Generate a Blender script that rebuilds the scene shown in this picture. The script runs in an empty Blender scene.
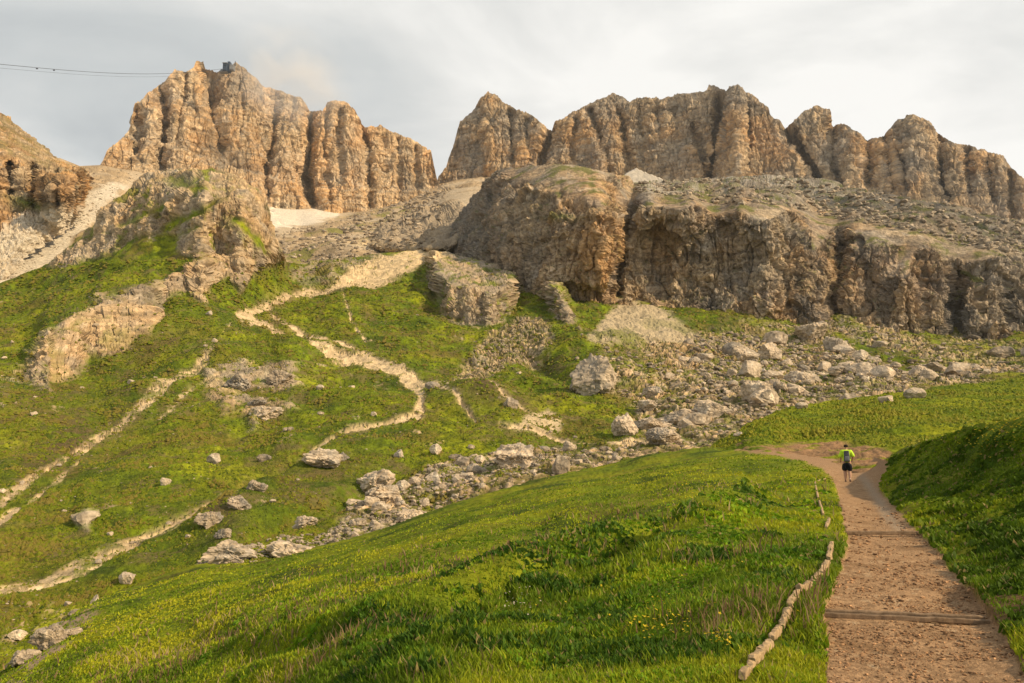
import bpy, math, random
import numpy as np
from mathutils import Vector, Euler, Matrix
R = math.radians
scene = bpy.context.scene
COL = scene.collection
rng = np.random.default_rng(7)
random.seed(7)

# ------------------------------------------------------------------ camera
F = 740.0
PITCH = math.atan(106.5 / F)
CAMZ = 1.6
cam = bpy.data.cameras.new('camera'); cam.lens = F / 1024 * 36; cam.sensor_width = 36
cam.clip_start = 0.1; cam.clip_end = 20000
co = bpy.data.objects.new('camera', cam); COL.objects.link(co)
co.location = (0, 0, CAMZ); co.rotation_euler = (R(90) + PITCH, 0, 0)
scene.camera = co

# ------------------------------------------------------------------ light
SUN_AZ, SUN_EL = R(114), R(32)          # azimuth clockwise from +Y (view direction)
sdir = Vector((math.sin(SUN_AZ) * math.cos(SUN_EL), math.cos(SUN_AZ) * math.cos(SUN_EL), math.sin(SUN_EL)))
sl = bpy.data.lights.new('sun', 'SUN'); sl.energy = 5.0; sl.angle = R(1.2); sl.color = (1.0, 0.80, 0.52)
so = bpy.data.objects.new('sun', sl); COL.objects.link(so); so.rotation_euler = sdir.to_track_quat('Z', 'Y').to_euler()
w = bpy.data.worlds.new('World'); scene.world = w; w.use_nodes = True
nt = w.node_tree; nt.nodes.clear(); N = nt.nodes.new; L = nt.links.new
out = N('ShaderNodeOutputWorld'); bg = N('ShaderNodeBackground'); bg.inputs[1].default_value = 0.1
sky = N('ShaderNodeTexSky'); sky.sky_type = 'NISHITA'; sky.sun_disc = False
sky.sun_elevation = SUN_EL; sky.sun_rotation = SUN_AZ; sky.altitude = 2200
tc = N('ShaderNodeTexCoord')
mp = N('ShaderNodeMapping'); mp.inputs['Scale'].default_value = (1.1, 1.1, 3.2); mp.inputs['Rotation'].default_value = (0.0, R(28), R(20))
n1 = N('ShaderNodeTexNoise'); n1.inputs['Scale'].default_value = 1.7; n1.inputs['Detail'].default_value = 7; n1.inputs['Roughness'].default_value = 0.52; n1.inputs['Distortion'].default_value = 0.35
n2 = N('ShaderNodeTexNoise'); n2.inputs['Scale'].default_value = 0.9; n2.inputs['Detail'].default_value = 3
L(tc.outputs['Generated'], mp.inputs[0]); L(mp.outputs[0], n1.inputs[0]); L(tc.outputs['Generated'], n2.inputs[0])
sep = N('ShaderNodeSeparateXYZ'); L(tc.outputs['Generated'], sep.inputs[0])
def math_node(op, a, b=None, c=None, clamp=False):
    m = N('ShaderNodeMath'); m.operation = op; m.use_clamp = clamp
    for i, v in enumerate((a, b, c)):
        if v is None: continue
        if isinstance(v, (int, float)): m.inputs[i].default_value = v
        else: L(v, m.inputs[i])
    return m.outputs[0]
# cloud brightness: thicker, greyer deck to the north-west and overhead, thin bright veil to the sunny side
br = math_node('MULTIPLY_ADD', sep.outputs['X'], 0.45, 0.74)
br = math_node('MULTIPLY_ADD', sep.outputs['Z'], -0.62, math_node('ADD', br, 0.31))
br = math_node('MULTIPLY_ADD', math_node('SUBTRACT', n1.outputs[0], 0.5), 1.6, br)
br = math_node('MULTIPLY_ADD', math_node('SUBTRACT', n2.outputs[0], 0.5), 0.35, br)
cr = N('ShaderNodeValToRGB'); L(br, cr.inputs[0])
e = cr.color_ramp.elements
e[0].position = 0.25; e[0].color = (0.40, 0.43, 0.45, 1); e[1].position = 0.98; e[1].color = (0.98, 0.965, 0.92, 1)
k = e.new(0.55); k.color = (0.60, 0.625, 0.62, 1)
k = e.new(0.78); k.color = (0.79, 0.79, 0.76, 1)
scv = N('ShaderNodeVectorMath'); scv.operation = 'SCALE'; scv.inputs['Scale'].default_value = 10.5; L(cr.outputs[0], scv.inputs[0])
mx = N('ShaderNodeMix'); mx.data_type = 'RGBA'; mx.inputs[0].default_value = 0.93
L(sky.outputs[0], mx.inputs[6]); L(scv.outputs[0], mx.inputs[7]); L(mx.outputs[2], bg.inputs[0]); L(bg.outputs[0], out.inputs[0])
vs = scene.view_settings
vs.view_transform = 'Standard'; vs.look = 'None'; vs.exposure = 0.0; vs.gamma = 1.0; vs.use_curve_mapping = False
scene.cycles.max_bounces = 4; scene.cycles.diffuse_bounces = 2; scene.cycles.use_denoising = True

# ------------------------------------------------------------------ helpers: rays
cp, sp_ = math.cos(PITCH), math.sin(PITCH)
def ray(px, py):
    X = (px - 512) / F; Y = (341.5 - py) / F
    dy = cp - Y * sp_; dz = sp_ + Y * cp
    return X / dy, dz / dy               # per metre of northing
def world(px, py, yd):
    rx, rz = ray(px, py)
    return np.stack([rx * yd, yd, CAMZ + rz * yd], -1)
def yflat(py, z=0.0):
    return (CAMZ - z) / -ray(512, py)[1]
def ip(pts, x):
    a = np.array(pts, float); return np.interp(x, a[:, 0], a[:, 1])
def ss(a, b, x):
    t = np.clip((x - a) / (b - a), 0, 1); return t * t * (3 - 2 * t)

# ------------------------------------------------------------------ helpers: noise
_perm = np.random.default_rng(3).permutation(256).astype(np.int32); _perm = np.concatenate([_perm, _perm, _perm])
_g = np.random.default_rng(5).normal(size=(256, 3)).astype(np.float32); _g /= np.linalg.norm(_g, axis=1)[:, None]
def perlin(P):
    P = P.astype(np.float64); I = np.floor(P).astype(np.int64); f = (P - I).astype(np.float32); I = (I & 255).astype(np.int32)
    u = f * f * f * (f * (f * 6 - 15) + 10)
    r = 0
    for dx in (0, 1):
        hx = _perm[(I[..., 0] + dx) & 255]; wx = u[..., 0] if dx else 1 - u[..., 0]
        for dy in (0, 1):
            hy = _perm[(hx + I[..., 1] + dy) & 255]; wy = wx * (u[..., 1] if dy else 1 - u[..., 1])
            for dz in (0, 1):
                g = _g[_perm[(hy + I[..., 2] + dz) & 255]]
                d = g[..., 0] * (f[..., 0] - dx) + g[..., 1] * (f[..., 1] - dy) + g[..., 2] * (f[..., 2] - dz)
                r = r + d * wy * (u[..., 2] if dz else 1 - u[..., 2])
    return r * 1.7
def fbm(P, s, o=4, g=0.5, st=(1, 1, 1), off=0.0):
    Q = P * (np.array(st) / s) + off; a = 1.0; t = 0; r = 0
    for i in range(o):
        r = r + a * perlin(Q); t += a; a *= g; Q = Q * 2.03 + 17.3
    return r / t
def ridged(P, s, o=4, g=0.5, st=(1, 1, 1), off=0.0):      # 0 in creases, 1 on broad faces
    Q = P * (np.array(st) / s) + off; a = 1.0; t = 0; r = 0
    for i in range(o):
        r = r + a * np.minimum(1, np.abs(perlin(Q)) * 2.2); t += a; a *= g; Q = Q * 2.03 + 11.7
    return r / t
def cells(P, s, st=(1, 1, 1)):                             # F1 distance and cell id
    Q = P * (np.array(st) / s); I = np.floor(Q).astype(np.int64); f = Q - I
    best = np.full(P.shape[:-1], 9.0); cid = np.zeros(P.shape[:-1], np.int32)
    for dx in (-1, 0, 1):
        for dy in (-1, 0, 1):
            for dz in (-1, 0, 1):
                h = _perm[(_perm[(_perm[(I[..., 0] + dx) & 255] + I[..., 1] + dy) & 255] + I[..., 2] + dz) & 255]
                j = _g[h] * 0.45 + 0.5
                d = (j[..., 0] + dx - f[..., 0]) ** 2 + (j[..., 1] + dy - f[..., 1]) ** 2 + (j[..., 2] + dz - f[..., 2]) ** 2
                m = d < best; best = np.where(m, d, best); cid = np.where(m, h, cid)
    return np.sqrt(best), cid / 255.0

def blocks(P, s, st=(1, 1, 0.4), warp=0.35, off=0.0):       # offset of the joint-bounded block each point belongs to
    W = P + s * warp * np.stack([perlin(P / s + 3.3 + off), perlin(P / s + 31.7 + off), perlin(P / s + 71.1 + off)], -1)
    c, i = cells(W + off * s, s, st); return i - 0.5, c
def cliff_detail(P, s, big=(1, 1, 0.25), off=0.0, strata=1.0, col=1.0):
    """relief of jointed, bedded rock; s is the width of a buttress in metres"""
    d = 0.20 * col * s * (ridged(P, s * 1.3, 3, 0.5, big, off) - 0.5)
    b1, c1 = blocks(P, s * 0.62, (1, 1, 0.30 if col >= 1 else 0.55), 0.4, off); b2, c2 = blocks(P, s * 0.26, (1, 1, 0.5), 0.35, off + 2); b3, c3 = blocks(P, s * 0.11, (1, 1, 0.9), 0.3, off + 5)
    fl = ridged(P, s * 0.16, 2, 0.6, (1, 1, 0.10), off + 13)
    d = d + s * 0.05 * (fl - 0.5)
    d = d + s * (0.15 * b1 + 0.10 * b2 + 0.045 * b3) - s * 0.05 * ss(0.55, 0.85, c2)
    bed = perlin(P * np.array([0.15, 0.15, 4.2]) / s + off) + 0.6 * perlin(P * np.array([0.4, 0.4, 9.5]) / s + off + 9)
    d = d + strata * s * 0.045 * np.clip(bed * 2.5, -1, 1) + s * 0.05 * fbm(P, s * 0.1, 3, 0.65, off=off)
    crk = 1 - ss(0.0, 0.10, np.abs(perlin(P * np.array([1, 1, 0.16]) / (s * 0.33) + off + 4)))
    return d - s * 0.07 * crk, b1, b2, b3

# ------------------------------------------------------------------ helpers: plan shapes given as picture points
def tps(ctrl):
    c = np.array(ctrl, float); xy = c[:, :2] / 100; v = c[:, 2]; n = len(c)
    def U(d2): return np.where(d2 > 0, d2 * np.log(np.maximum(d2, 1e-12)), 0)
    K = U(((xy[:, None] - xy[None]) ** 2).sum(-1)) + np.eye(n) * 1e-3
    Pm = np.hstack([np.ones((n, 1)), xy]); A = np.zeros((n + 3, n + 3)); A[:n, :n] = K; A[:n, n:] = Pm; A[n:, :n] = Pm.T
    sol = np.linalg.solve(A, np.concatenate([v, np.zeros(3)]))
    def f(x, y):
        x = np.asarray(x, float) / 100; y = np.asarray(y, float) / 100
        r = sol[n] + sol[n + 1] * x + sol[n + 2] * y
        for i in range(n): r = r + sol[i] * U((x - xy[i, 0]) ** 2 + (y - xy[i, 1]) ** 2)
        return r
    return f
def segdist(x, y, poly, closed=False):                     # distance and interpolated third value
    best = np.full(x.shape, 1e9); wv = np.zeros(x.shape)
    p = list(poly) + ([poly[0]] if closed else [])
    for a, b in zip(p[:-1], p[1:]):
        ax, ay, bx, by = a[0], a[1], b[0], b[1]; dx, dy = bx - ax, by - ay
        t = np.clip(((x - ax) * dx + (y - ay) * dy) / (dx * dx + dy * dy + 1e-9), 0, 1)
        d = np.hypot(x - ax - t * dx, y - ay - t * dy); m = d < best; best = np.where(m, d, best)
        if len(a) > 2: wv = np.where(m, a[2] + t * (b[2] - a[2]), wv)
    return best, wv
def stroke(x, y, poly, n=0.0, soft=1.0):
    d, hw = segdist(x, y, poly); return 1 - ss(-soft, soft, d - hw + n)
def inside(x, y, poly):
    c = np.zeros(x.shape, bool); p = list(poly) + [poly[0]]
    for a, b in zip(p[:-1], p[1:]):
        if a[1] == b[1]: continue
        m = ((a[1] > y) != (b[1] > y)) & (x < (b[0] - a[0]) * (y - a[1]) / (b[1] - a[1]) + a[0]); c ^= m
    return c
def region(x, y, poly, n=0.0, soft=3.0):
    d, _ = segdist(x, y, poly, True); s = np.where(inside(x, y, poly), -d, d); return 1 - ss(-soft, soft, s + n)
def blob(x, y, cx, cy, rx, ry, rot=0.0):
    c, s = math.cos(rot), math.sin(rot); u = (x - cx) * c + (y - cy) * s; v = -(x - cx) * s + (y - cy) * c
    return np.exp(-((u / rx) ** 2 + (v / ry) ** 2))
def mixc(a, b, t):
    return a + (np.asarray(b, float) - a) * t[..., None]

# ------------------------------------------------------------------ helpers: meshes
def tag(o, label=None, cat=None, group=None, kind=None):
    if label: o['label'] = label
    if cat: o['category'] = cat
    if group: o['group'] = group
    if kind: o['kind'] = kind
    return o
def link(name, me, mat=None, parent=None):
    o = bpy.data.objects.new(name, me); COL.objects.link(o)
    if mat is not None: me.materials.append(mat)
    if parent is not None: o.parent = parent
    return o
def raw_mesh(name, V, Fc, colors=None, smooth=True):
    """V (n,3), Fc (m,k) int array"""
    me = bpy.data.meshes.new(name); V = np.ascontiguousarray(V, np.float32); m, k = Fc.shape
    me.vertices.add(len(V)); me.vertices.foreach_set('co', V.ravel())
    me.loops.add(m * k); me.loops.foreach_set('vertex_index', np.ascontiguousarray(Fc, np.int32).ravel())
    me.polygons.add(m); me.polygons.foreach_set('loop_start', np.arange(0, m * k, k, dtype=np.int32))
    me.polygons.foreach_set('use_smooth', np.full(m, smooth, bool))
    me.update(calc_edges=True)
    if colors is not None:
        c4 = np.ones((len(V), 4), np.float32); c4[:, :3] = colors
        at = me.color_attributes.new('Col', 'FLOAT_COLOR', 'POINT'); at.data.foreach_set('color', c4.ravel())
    return me
def grid_normals(P):
    a = np.gradient(P, axis=1); b = np.gradient(P, axis=0); n = np.cross(a, b)
    n /= np.linalg.norm(n, axis=-1, keepdims=True) + 1e-9
    c = np.array([0, 0, CAMZ]) - P; s = np.sign((n * c).sum(-1, keepdims=True)); s[s == 0] = 1
    return n * s
SHEETS = {}
def make_sheet(x0, x1, step, top, bottom, rows, pw=1.0, jag=0.0):
    xs = np.arange(x0, x1 + step, step); t = np.linspace(0, 1, rows) ** pw
    T = ip(top, xs); B = ip(bottom, xs)
    if np.any(jag):
        q = np.stack([xs, xs * 0, xs * 0], -1); jg = jag(xs) if callable(jag) else jag; T = T + jg * (1.6 * fbm(q, 9.0, 4, 0.65, off=3.0) - 0.8 * np.abs(perlin(q / 3.1 + 5)) + 0.3)
    px = np.repeat(xs[None], rows, 0); py = T[None] + (B - T)[None] * t[:, None]
    return px, py
def back_rows(P, C, dists, drop):
    """continue the crest backwards and down so that it has a far side"""
    top = P[0]; d = top.copy(); d[:, 2] = 0; drop = np.asarray(drop) * np.ones(len(top)); d /= np.linalg.norm(d, axis=1, keepdims=True)
    Q = []; 
    for s in dists[::-1]:
        q = top + d * s; q[:, 2] -= drop * s; Q.append(q)
    Q = np.stack(Q); base = C[: max(2, len(C) // 6)].reshape(-1, 3).mean(0)
    CQ = base[None, None] * (1 + 0.45 * fbm(Q, 6.0, 4, 0.6, off=5.5))[..., None] + 0 * Q
    return np.concatenate([Q, P]), np.concatenate([np.clip(CQ, 0.01, 0.8), C])
def flank(P, C, side, steps, slope, rough=0.5):
    """carry a sheet of ground on sideways beyond its edge"""
    E = P[:, -1] if side > 0 else P[:, 0]; cols = []
    for s_ in steps:
        q = E.copy(); q[:, 0] += side * s_; q[:, 2] += slope * s_; q[:, 2] += rough * min(1, s_ / 4) * fbm(q, 7.0, 3, off=8.8); cols.append(q)
    Q = np.stack(cols, 1); CQ = mixc(np.broadcast_to(G1, Q.shape).copy(), G2, ss(-0.1, 0.35, fbm(Q, 8.0, 3, off=1.5))) * (1 + 0.4 * fbm(Q, 3.0, 4, 0.6, off=5.5))[..., None]
    CQ = np.clip(CQ, 0.01, 0.8)
    if side > 0: return np.concatenate([P, Q], 1), np.concatenate([C, CQ], 1)
    return np.concatenate([Q[:, ::-1], P], 1), np.concatenate([CQ[:, ::-1], C], 1)
def emit(P, C, parts, smooth=True):
    """parts: list of (name, mask or None, material); faces split between meshes by mask"""
    r, c = P.shape[:2]; idx = np.arange(r * c).reshape(r, c)
    Fc = np.stack([idx[:-1, :-1], idx[1:, :-1], idx[1:, 1:], idx[:-1, 1:]], -1).reshape(-1, 4)
    left = np.ones(len(Fc), bool)
    for name, mask, mat in parts:
        if mask is None: sel = left
        else:
            mm = mask; fm = (mm[:-1, :-1] + mm[1:, :-1] + mm[1:, 1:] + mm[:-1, 1:]).reshape(-1) / 4 > 0.5; sel = left & fm
        left = left & ~sel; G = Fc[sel]
        if not len(G): continue
        used, inv = np.unique(G, return_inverse=True); G = inv.reshape(G.shape)
        me = raw_mesh(name, P.reshape(-1, 3)[used], G, C.reshape(-1, 3)[used], smooth)
        tag(link(name, me, mat), kind='structure')

def land_mat(name, s1, s2, bump=0.5, bdist=1.0, var=0.35, rough=0.95, s3=None):
    m = bpy.data.materials.new(name); m.use_nodes = True; t = m.node_tree; b = t.nodes['Principled BSDF']
    b.inputs['Roughness'].default_value = rough; b.inputs['Specular IOR Level'].default_value = 0.08
    at = t.nodes.new('ShaderNodeAttribute'); at.attribute_name = 'Col'
    tcn = t.nodes.new('ShaderNodeTexCoord')
    a = t.nodes.new('ShaderNodeTexNoise'); a.inputs['Scale'].default_value = 1 / s1; a.inputs['Detail'].default_value = 8; a.inputs['Roughness'].default_value = 0.68
    c = t.nodes.new('ShaderNodeTexNoise'); c.inputs['Scale'].default_value = 1 / s2; c.inputs['Detail'].default_value = 5
    for q in (a, c): t.links.new(tcn.outputs['Object'], q.inputs[0])
    mr = t.nodes.new('ShaderNodeMapRange'); mr.inputs[1].default_value = 0.3; mr.inputs[2].default_value = 0.7; mr.inputs[3].default_value = 1 - var; mr.inputs[4].default_value = 1 + var
    t.links.new(a.outputs[0], mr.inputs[0])
    v = t.nodes.new('ShaderNodeVectorMath'); v.operation = 'SCALE'; t.links.new(at.outputs['Color'], v.inputs[0]); t.links.new(mr.outputs[0], v.inputs['Scale'])
    t.links.new(v.outputs[0], b.inputs['Base Color'])
    add = t.nodes.new('ShaderNodeMath'); add.operation = 'ADD'; t.links.new(a.outputs[0], add.inputs[0]); t.links.new(c.outputs[0], add.inputs[1])
    bp = t.nodes.new('ShaderNodeBump'); bp.inputs['Strength'].default_value = bump; bp.inputs['Distance'].default_value = bdist
    t.links.new(add.outputs[0], bp.inputs['Height']); t.links.new(bp.outputs[0], b.inputs['Normal'])
    return m

# ------------------------------------------------------------------ rock colouring shared by cliffs
TAN = np.array([0.40, 0.285, 0.165]); ORA = np.array([0.46, 0.235, 0.08]); GRY = np.array([0.235, 0.205, 0.165]); DRK = np.array([0.085, 0.075, 0.062]); PALE = np.array([0.52, 0.42, 0.30])
G1 = np.array([0.130, 0.165, 0.008]); G2 = np.array([0.205, 0.215, 0.010]); G3 = np.array([0.050, 0.078, 0.007]); GB = np.array([0.150, 0.110, 0.026])
PATH = np.array([0.62, 0.46, 0.265])
def rock_col(P, s, orange=0.5, grey=0.4, streak=0.35, b=None):
    C = np.broadcast_to(TAN, P.shape).copy()
    if b is not None: C = C * (1 + 0.30 * b[1] + 0.28 * b[2])[..., None]; C = mixc(C, ORA, 0.5 * orange * ss(0.0, 0.5, b[0])); C = mixc(C, GRY, 0.5 * grey * ss(0.1, -0.5, b[0]))
    n = fbm(P, s * 3, 4, off=3.1); C = mixc(C, ORA, orange * ss(-0.15, 0.35, n))
    n = fbm(P, s * 2.2, 4, off=9.4); C = mixc(C, GRY, grey * ss(-0.1, 0.3, n))
    n = fbm(P, s * 0.9, 4, st=(1, 1, 0.14), off=5.2); C = mixc(C, DRK, streak * ss(0.12, 0.45, n))
    n = fbm(P, s * 0.8, 3, off=1.4); C = mixc(C, PALE, 0.5 * ss(0.15, 0.5, n))
    n = fbm(P, s * 0.25, 3, st=(0.6, 0.6, 2.2), off=7.7); C = C * (1 + 0.35 * n)[..., None]
    C = C * (1 + 0.45 * fbm(P, s * 0.12, 2, 0.7, off=4.4))[..., None]
    bl = perlin(P * np.array([0.25, 0.25, 5.0]) / s + 6.6) + 0.7 * perlin(P * np.array([0.5, 0.5, 11.0]) / s + 2.2); C = C * (1 - 0.30 * ss(0.15, 0.6, bl) + 0.14 * ss(0.1, 0.5, -bl))[..., None]
    vs_ = perlin(P * np.array([7.0, 7.0, 0.5]) / s + 1.7); C = C * (1 - 0.28 * ss(0.2, 0.55, vs_))[..., None]
    return np.clip(C, 0.025, 0.8)
def crease(px, py, lines):
    r = 0
    for poly, wd, dp in lines:
        d, _ = segdist(px, py, poly); r = r + dp * np.exp(-(d / wd) ** 1.5)
    return r

# ================================================================== FAR MASSIFS
m_far = land_mat('pale_dolomite_far', 9, 30, 0.75, 5.0, 0.3)
SKY1 = [(92,176),(96,170),(100,165),(108,148),(116,143),(124,136),(130,128),(135,104),(143,98),(148,91),(157,87),(165,81),(170,74),(175,69),(184,71),(190,70),(194,67),(196,61),(203,61),(206,69),(216,72),(224,69),(229,64),(236,63),(246,69),(254,77),(263,86),(276,89),(290,94),(301,97),(306,104),(310,112),(317,111),(323,110),(327,102),(335,100),(345,101),(354,109),(360,119),(365,126),(381,125),(391,131),(411,139),(424,146),(431,150),(434,165),(437,178),(441,190)]
BOT1 = [(92,190),(270,228),(365,232),(441,215)]
px, py = make_sheet(92, 441, 0.6, SKY1, BOT1, 250, jag=1.9)
base = 1130 + 230 * (px - 92) / 345
h = np.clip((ip(BOT1, px) - py) / 150, 0, 1)
rel = -1.05 * crease(px, py, [
  ([(160,85),(165,111),(165,135),(160,165)], 4.5, 48), ([(202,72),(209,101),(217,128),(222,150)], 4, 34), ([(186,76),(183,110),(176,140)], 3, 16),
  ([(213,80),(216,100)], 9, 40), ([(276,95),(275,141),(266,165),(268,195)], 3.2, 30), ([(311,112),(309,155),(306,178),(312,205)], 5.5, 75),
  ([(360,125),(369,150),(370,205)], 3.5, 30), ([(137,110),(140,140),(132,160)], 4, 26), ([(240,80),(244,110),(238,150)], 2.5, 10), ([(293,100),(289,130),(296,170)], 3, 14),
  ([(340,112),(338,140),(343,175)], 3, 18), ([(398,140),(400,190)], 3, 15), ([(415,148),(418,190)], 3, 18), ([(327,105),(325,150),(330,200)], 3, 14), ([(384,140),(386,170)], 4, 14)])
rel += 8 * blob(px, py, 182, 110, 14, 50) + 10 * blob(px, py, 148, 130, 10, 40) + 12 * blob(px, py, 290, 145, 14, 60) + 14 * blob(px, py, 345, 150, 14, 60) + 20 * blob(px, py, 240, 110, 20, 45)
rel += 14 * ss(0, 3, py - ip([(92,128),(168,145),(256,172),(310,186),(437,190)], px))      # sloping ledge
yd = base - rel + 90 * h ** 1.3
P = world(px, py, yd)
n0 = grid_normals(P)
d, *bb = cliff_detail(P, 62, (1, 1, 0.2)); d *= 0.72
P = P + n0 * (d * ss(-2, 14, py - ip(SKY1, px) + 3))[..., None]
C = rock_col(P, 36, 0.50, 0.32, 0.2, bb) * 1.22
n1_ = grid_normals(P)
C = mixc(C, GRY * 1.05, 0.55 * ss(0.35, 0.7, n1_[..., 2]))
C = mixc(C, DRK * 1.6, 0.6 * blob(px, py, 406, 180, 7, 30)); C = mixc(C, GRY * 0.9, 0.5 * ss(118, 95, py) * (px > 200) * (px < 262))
P, C = back_rows(P, C, [30, 90, 220], 0.6)
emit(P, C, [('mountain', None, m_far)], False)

SKY2 = [(430,200),(434,190),(438,178),(446,165),(455,141),(460,121),(472,112),(480,99),(488,92),(495,94),(503,102),(515,108),(524,111),(534,116),(546,128),(552,131),(555,121),(566,116),(584,106),(603,97),(613,93),(623,97),(630,101),(637,97),(660,98),(677,94),(690,92),(706,90),(709,84),(716,86),(726,91),(729,86),(738,84),(746,91),(754,96),(768,107),(771,114),(781,121),(785,129),(793,121),(805,109),(818,105),(830,109),(832,126),(844,123),(856,131),(866,139),(879,138),(884,134),(898,119),(913,114),(930,121),(936,131),(951,141),(973,146),(990,152),(1004,156),(1012,168),(1024,178),(1060,182),(1110,205)]
BOT2 = [(430,215),(620,210),(770,215),(900,230),(1024,255),(1110,270)]
px, py = make_sheet(430, 1110, 0.65, SKY2, BOT2, 210, jag=2.0)
base = ip([(430,1420),(550,1330),(640,1290),(740,1180),(830,1150),(910,1090),(1024,1060),(1110,1060)], px)
h = np.clip((ip(BOT2, px) - py) / 130, 0, 1)
rel = -1.05 * crease(px, py, [
  ([(552,131),(544,155),(540,190)], 5, 55), ([(591,111),(603,145),(610,175)], 3.5, 28), ([(620,114),(630,165),(636,185)], 4, 38), ([(657,112),(660,140)], 3, 16),
  ([(694,128),(704,165),(708,180)], 4, 34), ([(719,100),(719,118),(717,141),(712,178)], 4.5, 70), ([(748,100),(749,165)], 2.6, 20), ([(785,128),(798,148),(817,178)], 5, 60),
  ([(832,124),(835,165),(840,185)], 3.5, 30), ([(866,141),(869,182)], 5, 50), ([(884,138),(893,185)], 3.5, 34), ([(898,150),(906,188)], 3, 28), ([(938,134),(943,185),(950,200)], 3.2, 36),
  ([(967,150),(970,192)], 3.4, 26), ([(987,158),(992,200)], 3.4, 26), ([(1010,175),(1012,215)], 4, 26), ([(480,108),(478,150)], 2.4, 16), ([(510,112),(512,160)], 3, 22), ([(527,120),(530,160)], 3, 18), ([(576,120),(572,160)], 3, 16),
  ([(675,110),(680,160)], 3, 14), ([(640,110),(645,160)], 3, 14)])
rel += 34 * blob(px, py, 735, 130, 11, 60) + 26 * blob(px, py, 918, 150, 16, 45) + 22 * blob(px, py, 490, 130, 14, 40) + 22 * blob(px, py, 850, 155, 10, 30) + 20 * blob(px, py, 598, 140, 12, 45) + 16 * blob(px, py, 955, 165, 8, 35)
yd = base - rel + 90 * h ** 1.3
P = world(px, py, yd); n0 = grid_normals(P)
d, *bb = cliff_detail(P, 60, (1, 1, 0.2), 3.0); d *= 0.8
P = P + n0 * (d * ss(-2, 14, py - ip(SKY2, px) + 3))[..., None]
C = rock_col(P, 34, 0.42, 0.6, 0.2, bb)
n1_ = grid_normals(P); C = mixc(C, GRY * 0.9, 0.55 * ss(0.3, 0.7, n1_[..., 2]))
P, C = back_rows(P, C, [30, 90, 220], 0.6)
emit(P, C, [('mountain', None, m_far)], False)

# ================================================================== UPPER BASIN (scree, snow, rubble)
m_scree = land_mat('scree_and_rubble', 1.6, 6, 0.7, 1.2, 0.35)
TOPB = [(-110,160),(60,158),(80,166),(100,165),(140,172),(200,190),(270,205),(310,206),(340,209),(365,209),(400,201),(430,189),(440,182),(500,172),(660,172)]
BOTB = [(-110,330),(0,318),(90,290),(200,270),(300,272),(430,270),(660,270)]
px, py = make_sheet(-110, 660, 0.8, TOPB, BOTB, 190)
inv = tps([(-110,165,1/700),(0,165,1/700),(90,168,1/1000),(100,180,1/850),(0,230,1/520),(0,278,1/415),(-110,300,1/380),(70,230,1/560),(150,176,1/1120),(200,195,1/1180),(272,207,1/1270),(310,208,1/1300),(365,211,1/1330),(437,186,1/1400),(500,176,1/1450),(660,176,1/1400),
  (300,226,1/900),(340,222,1/1000),(290,250,1/560),(350,250,1/520),(330,236,1/680),(400,222,1/860),(430,215,1/900),(425,255,1/530),(380,262,1/510),(300,285,1/500),(200,285,1/480),(430,285,1/520),(560,290,1/470),(660,290,1/470),(440,240,1/560)])
yd = 1 / np.maximum(inv(px, py), 1 / 1600.)
# rocky knob below the saddle
kn = region(px, py, [(370,246),(378,232),(395,219),(430,212),(460,205),(480,225),(450,252),(400,252)], 0, 5)
yd = yd * (1 - 0.09 * kn)
P = world(px, py, yd); n0 = grid_normals(P)
nz = fbm(P, 60, 4, off=2.0); sm = 1 - ss(0.0, 1.0, region(px, py, [(270,203),(340,207),(345,215),(318,226),(280,230)], nz * 6, 4) + 0)
rub = ss(-0.25, 0.2, fbm(P, 90, 4, off=6.0)) * sm
left_scree = region(px, py, [(-110,330),(-110,250),(-5,235),(25,215),(60,205),(110,182),(130,186),(95,215),(60,258),(0,290)], nz * 9, 4)
rub = rub * (1 - 0.75 * left_scree)
rub = np.maximum(rub, kn)
c1, id1 = cells(P, 9.0); 
b1, _ = blocks(P, 14); b2, _ = blocks(P, 5, (1, 1, 1))
d = rub * (9 * (ridged(P, 65, 2, 0.4) - 0.5) + 0.8 * b1) + 1.5 * fbm(P, 40, 2) + kn * 12 * (ridged(P, 30, 3, 0.5, (1, 1, 0.3)) - 0.4)
fade = ss(0, 6, py - ip(TOPB, px))
P = P + n0 * (d * fade * (0.5 + yd / 1600))[..., None]
C = np.broadcast_to(np.array([0.47, 0.37, 0.25]), P.shape).copy()
C = mixc(C, TAN * 0.85, rub * 0.9); C = C * (0.8 + 0.45 * id1 * rub + 0.2 * (1 - rub))[..., None]
g = ss(0.02, 0.28, fbm(P, 34, 4, 0.6, off=12.0)) * rub * (1 - kn) * (py > 208)
C = mixc(C, [0.17, 0.165, 0.04], g * 0.85)
snow = region(px, py, [(270,203),(300,207),(340,211),(338,216),(318,222),(300,227),(276,230),(268,226)], nz * 5, 2)
C = mixc(C, [0.66, 0.57, 0.45], snow)
C = mixc(C, [0.60, 0.52, 0.40], left_scree * 0.9)
C = mixc(C, GRY * 1.1, 0.5 * kn)
tr = stroke(px, py, [(325,236,2),(345,242,2),(370,243,2),(385,250,2),(420,254,3)], nz * 3, 1.5); C = mixc(C, [0.62, 0.46, 0.27], tr * 0.9)
apr = region(px, py, [(330,285),(345,268),(385,256),(430,248),(440,262),(400,276),(350,290)], nz * 4, 4); C = mixc(C, [0.55, 0.43, 0.27], apr)
n = fbm(P, 5, 3, 0.6); C = C * (1 + 0.35 * n)[..., None]
SHEETS['basin'] = (px.copy(), py.copy(), P.copy())
P, C = back_rows(P, C, [40, 150], 0.1)
emit(P, C, [('snow_patch', np.concatenate([np.zeros((2, px.shape[1])), snow]), m_scree), ('scree_slope', None, m_scree)], False)

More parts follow.
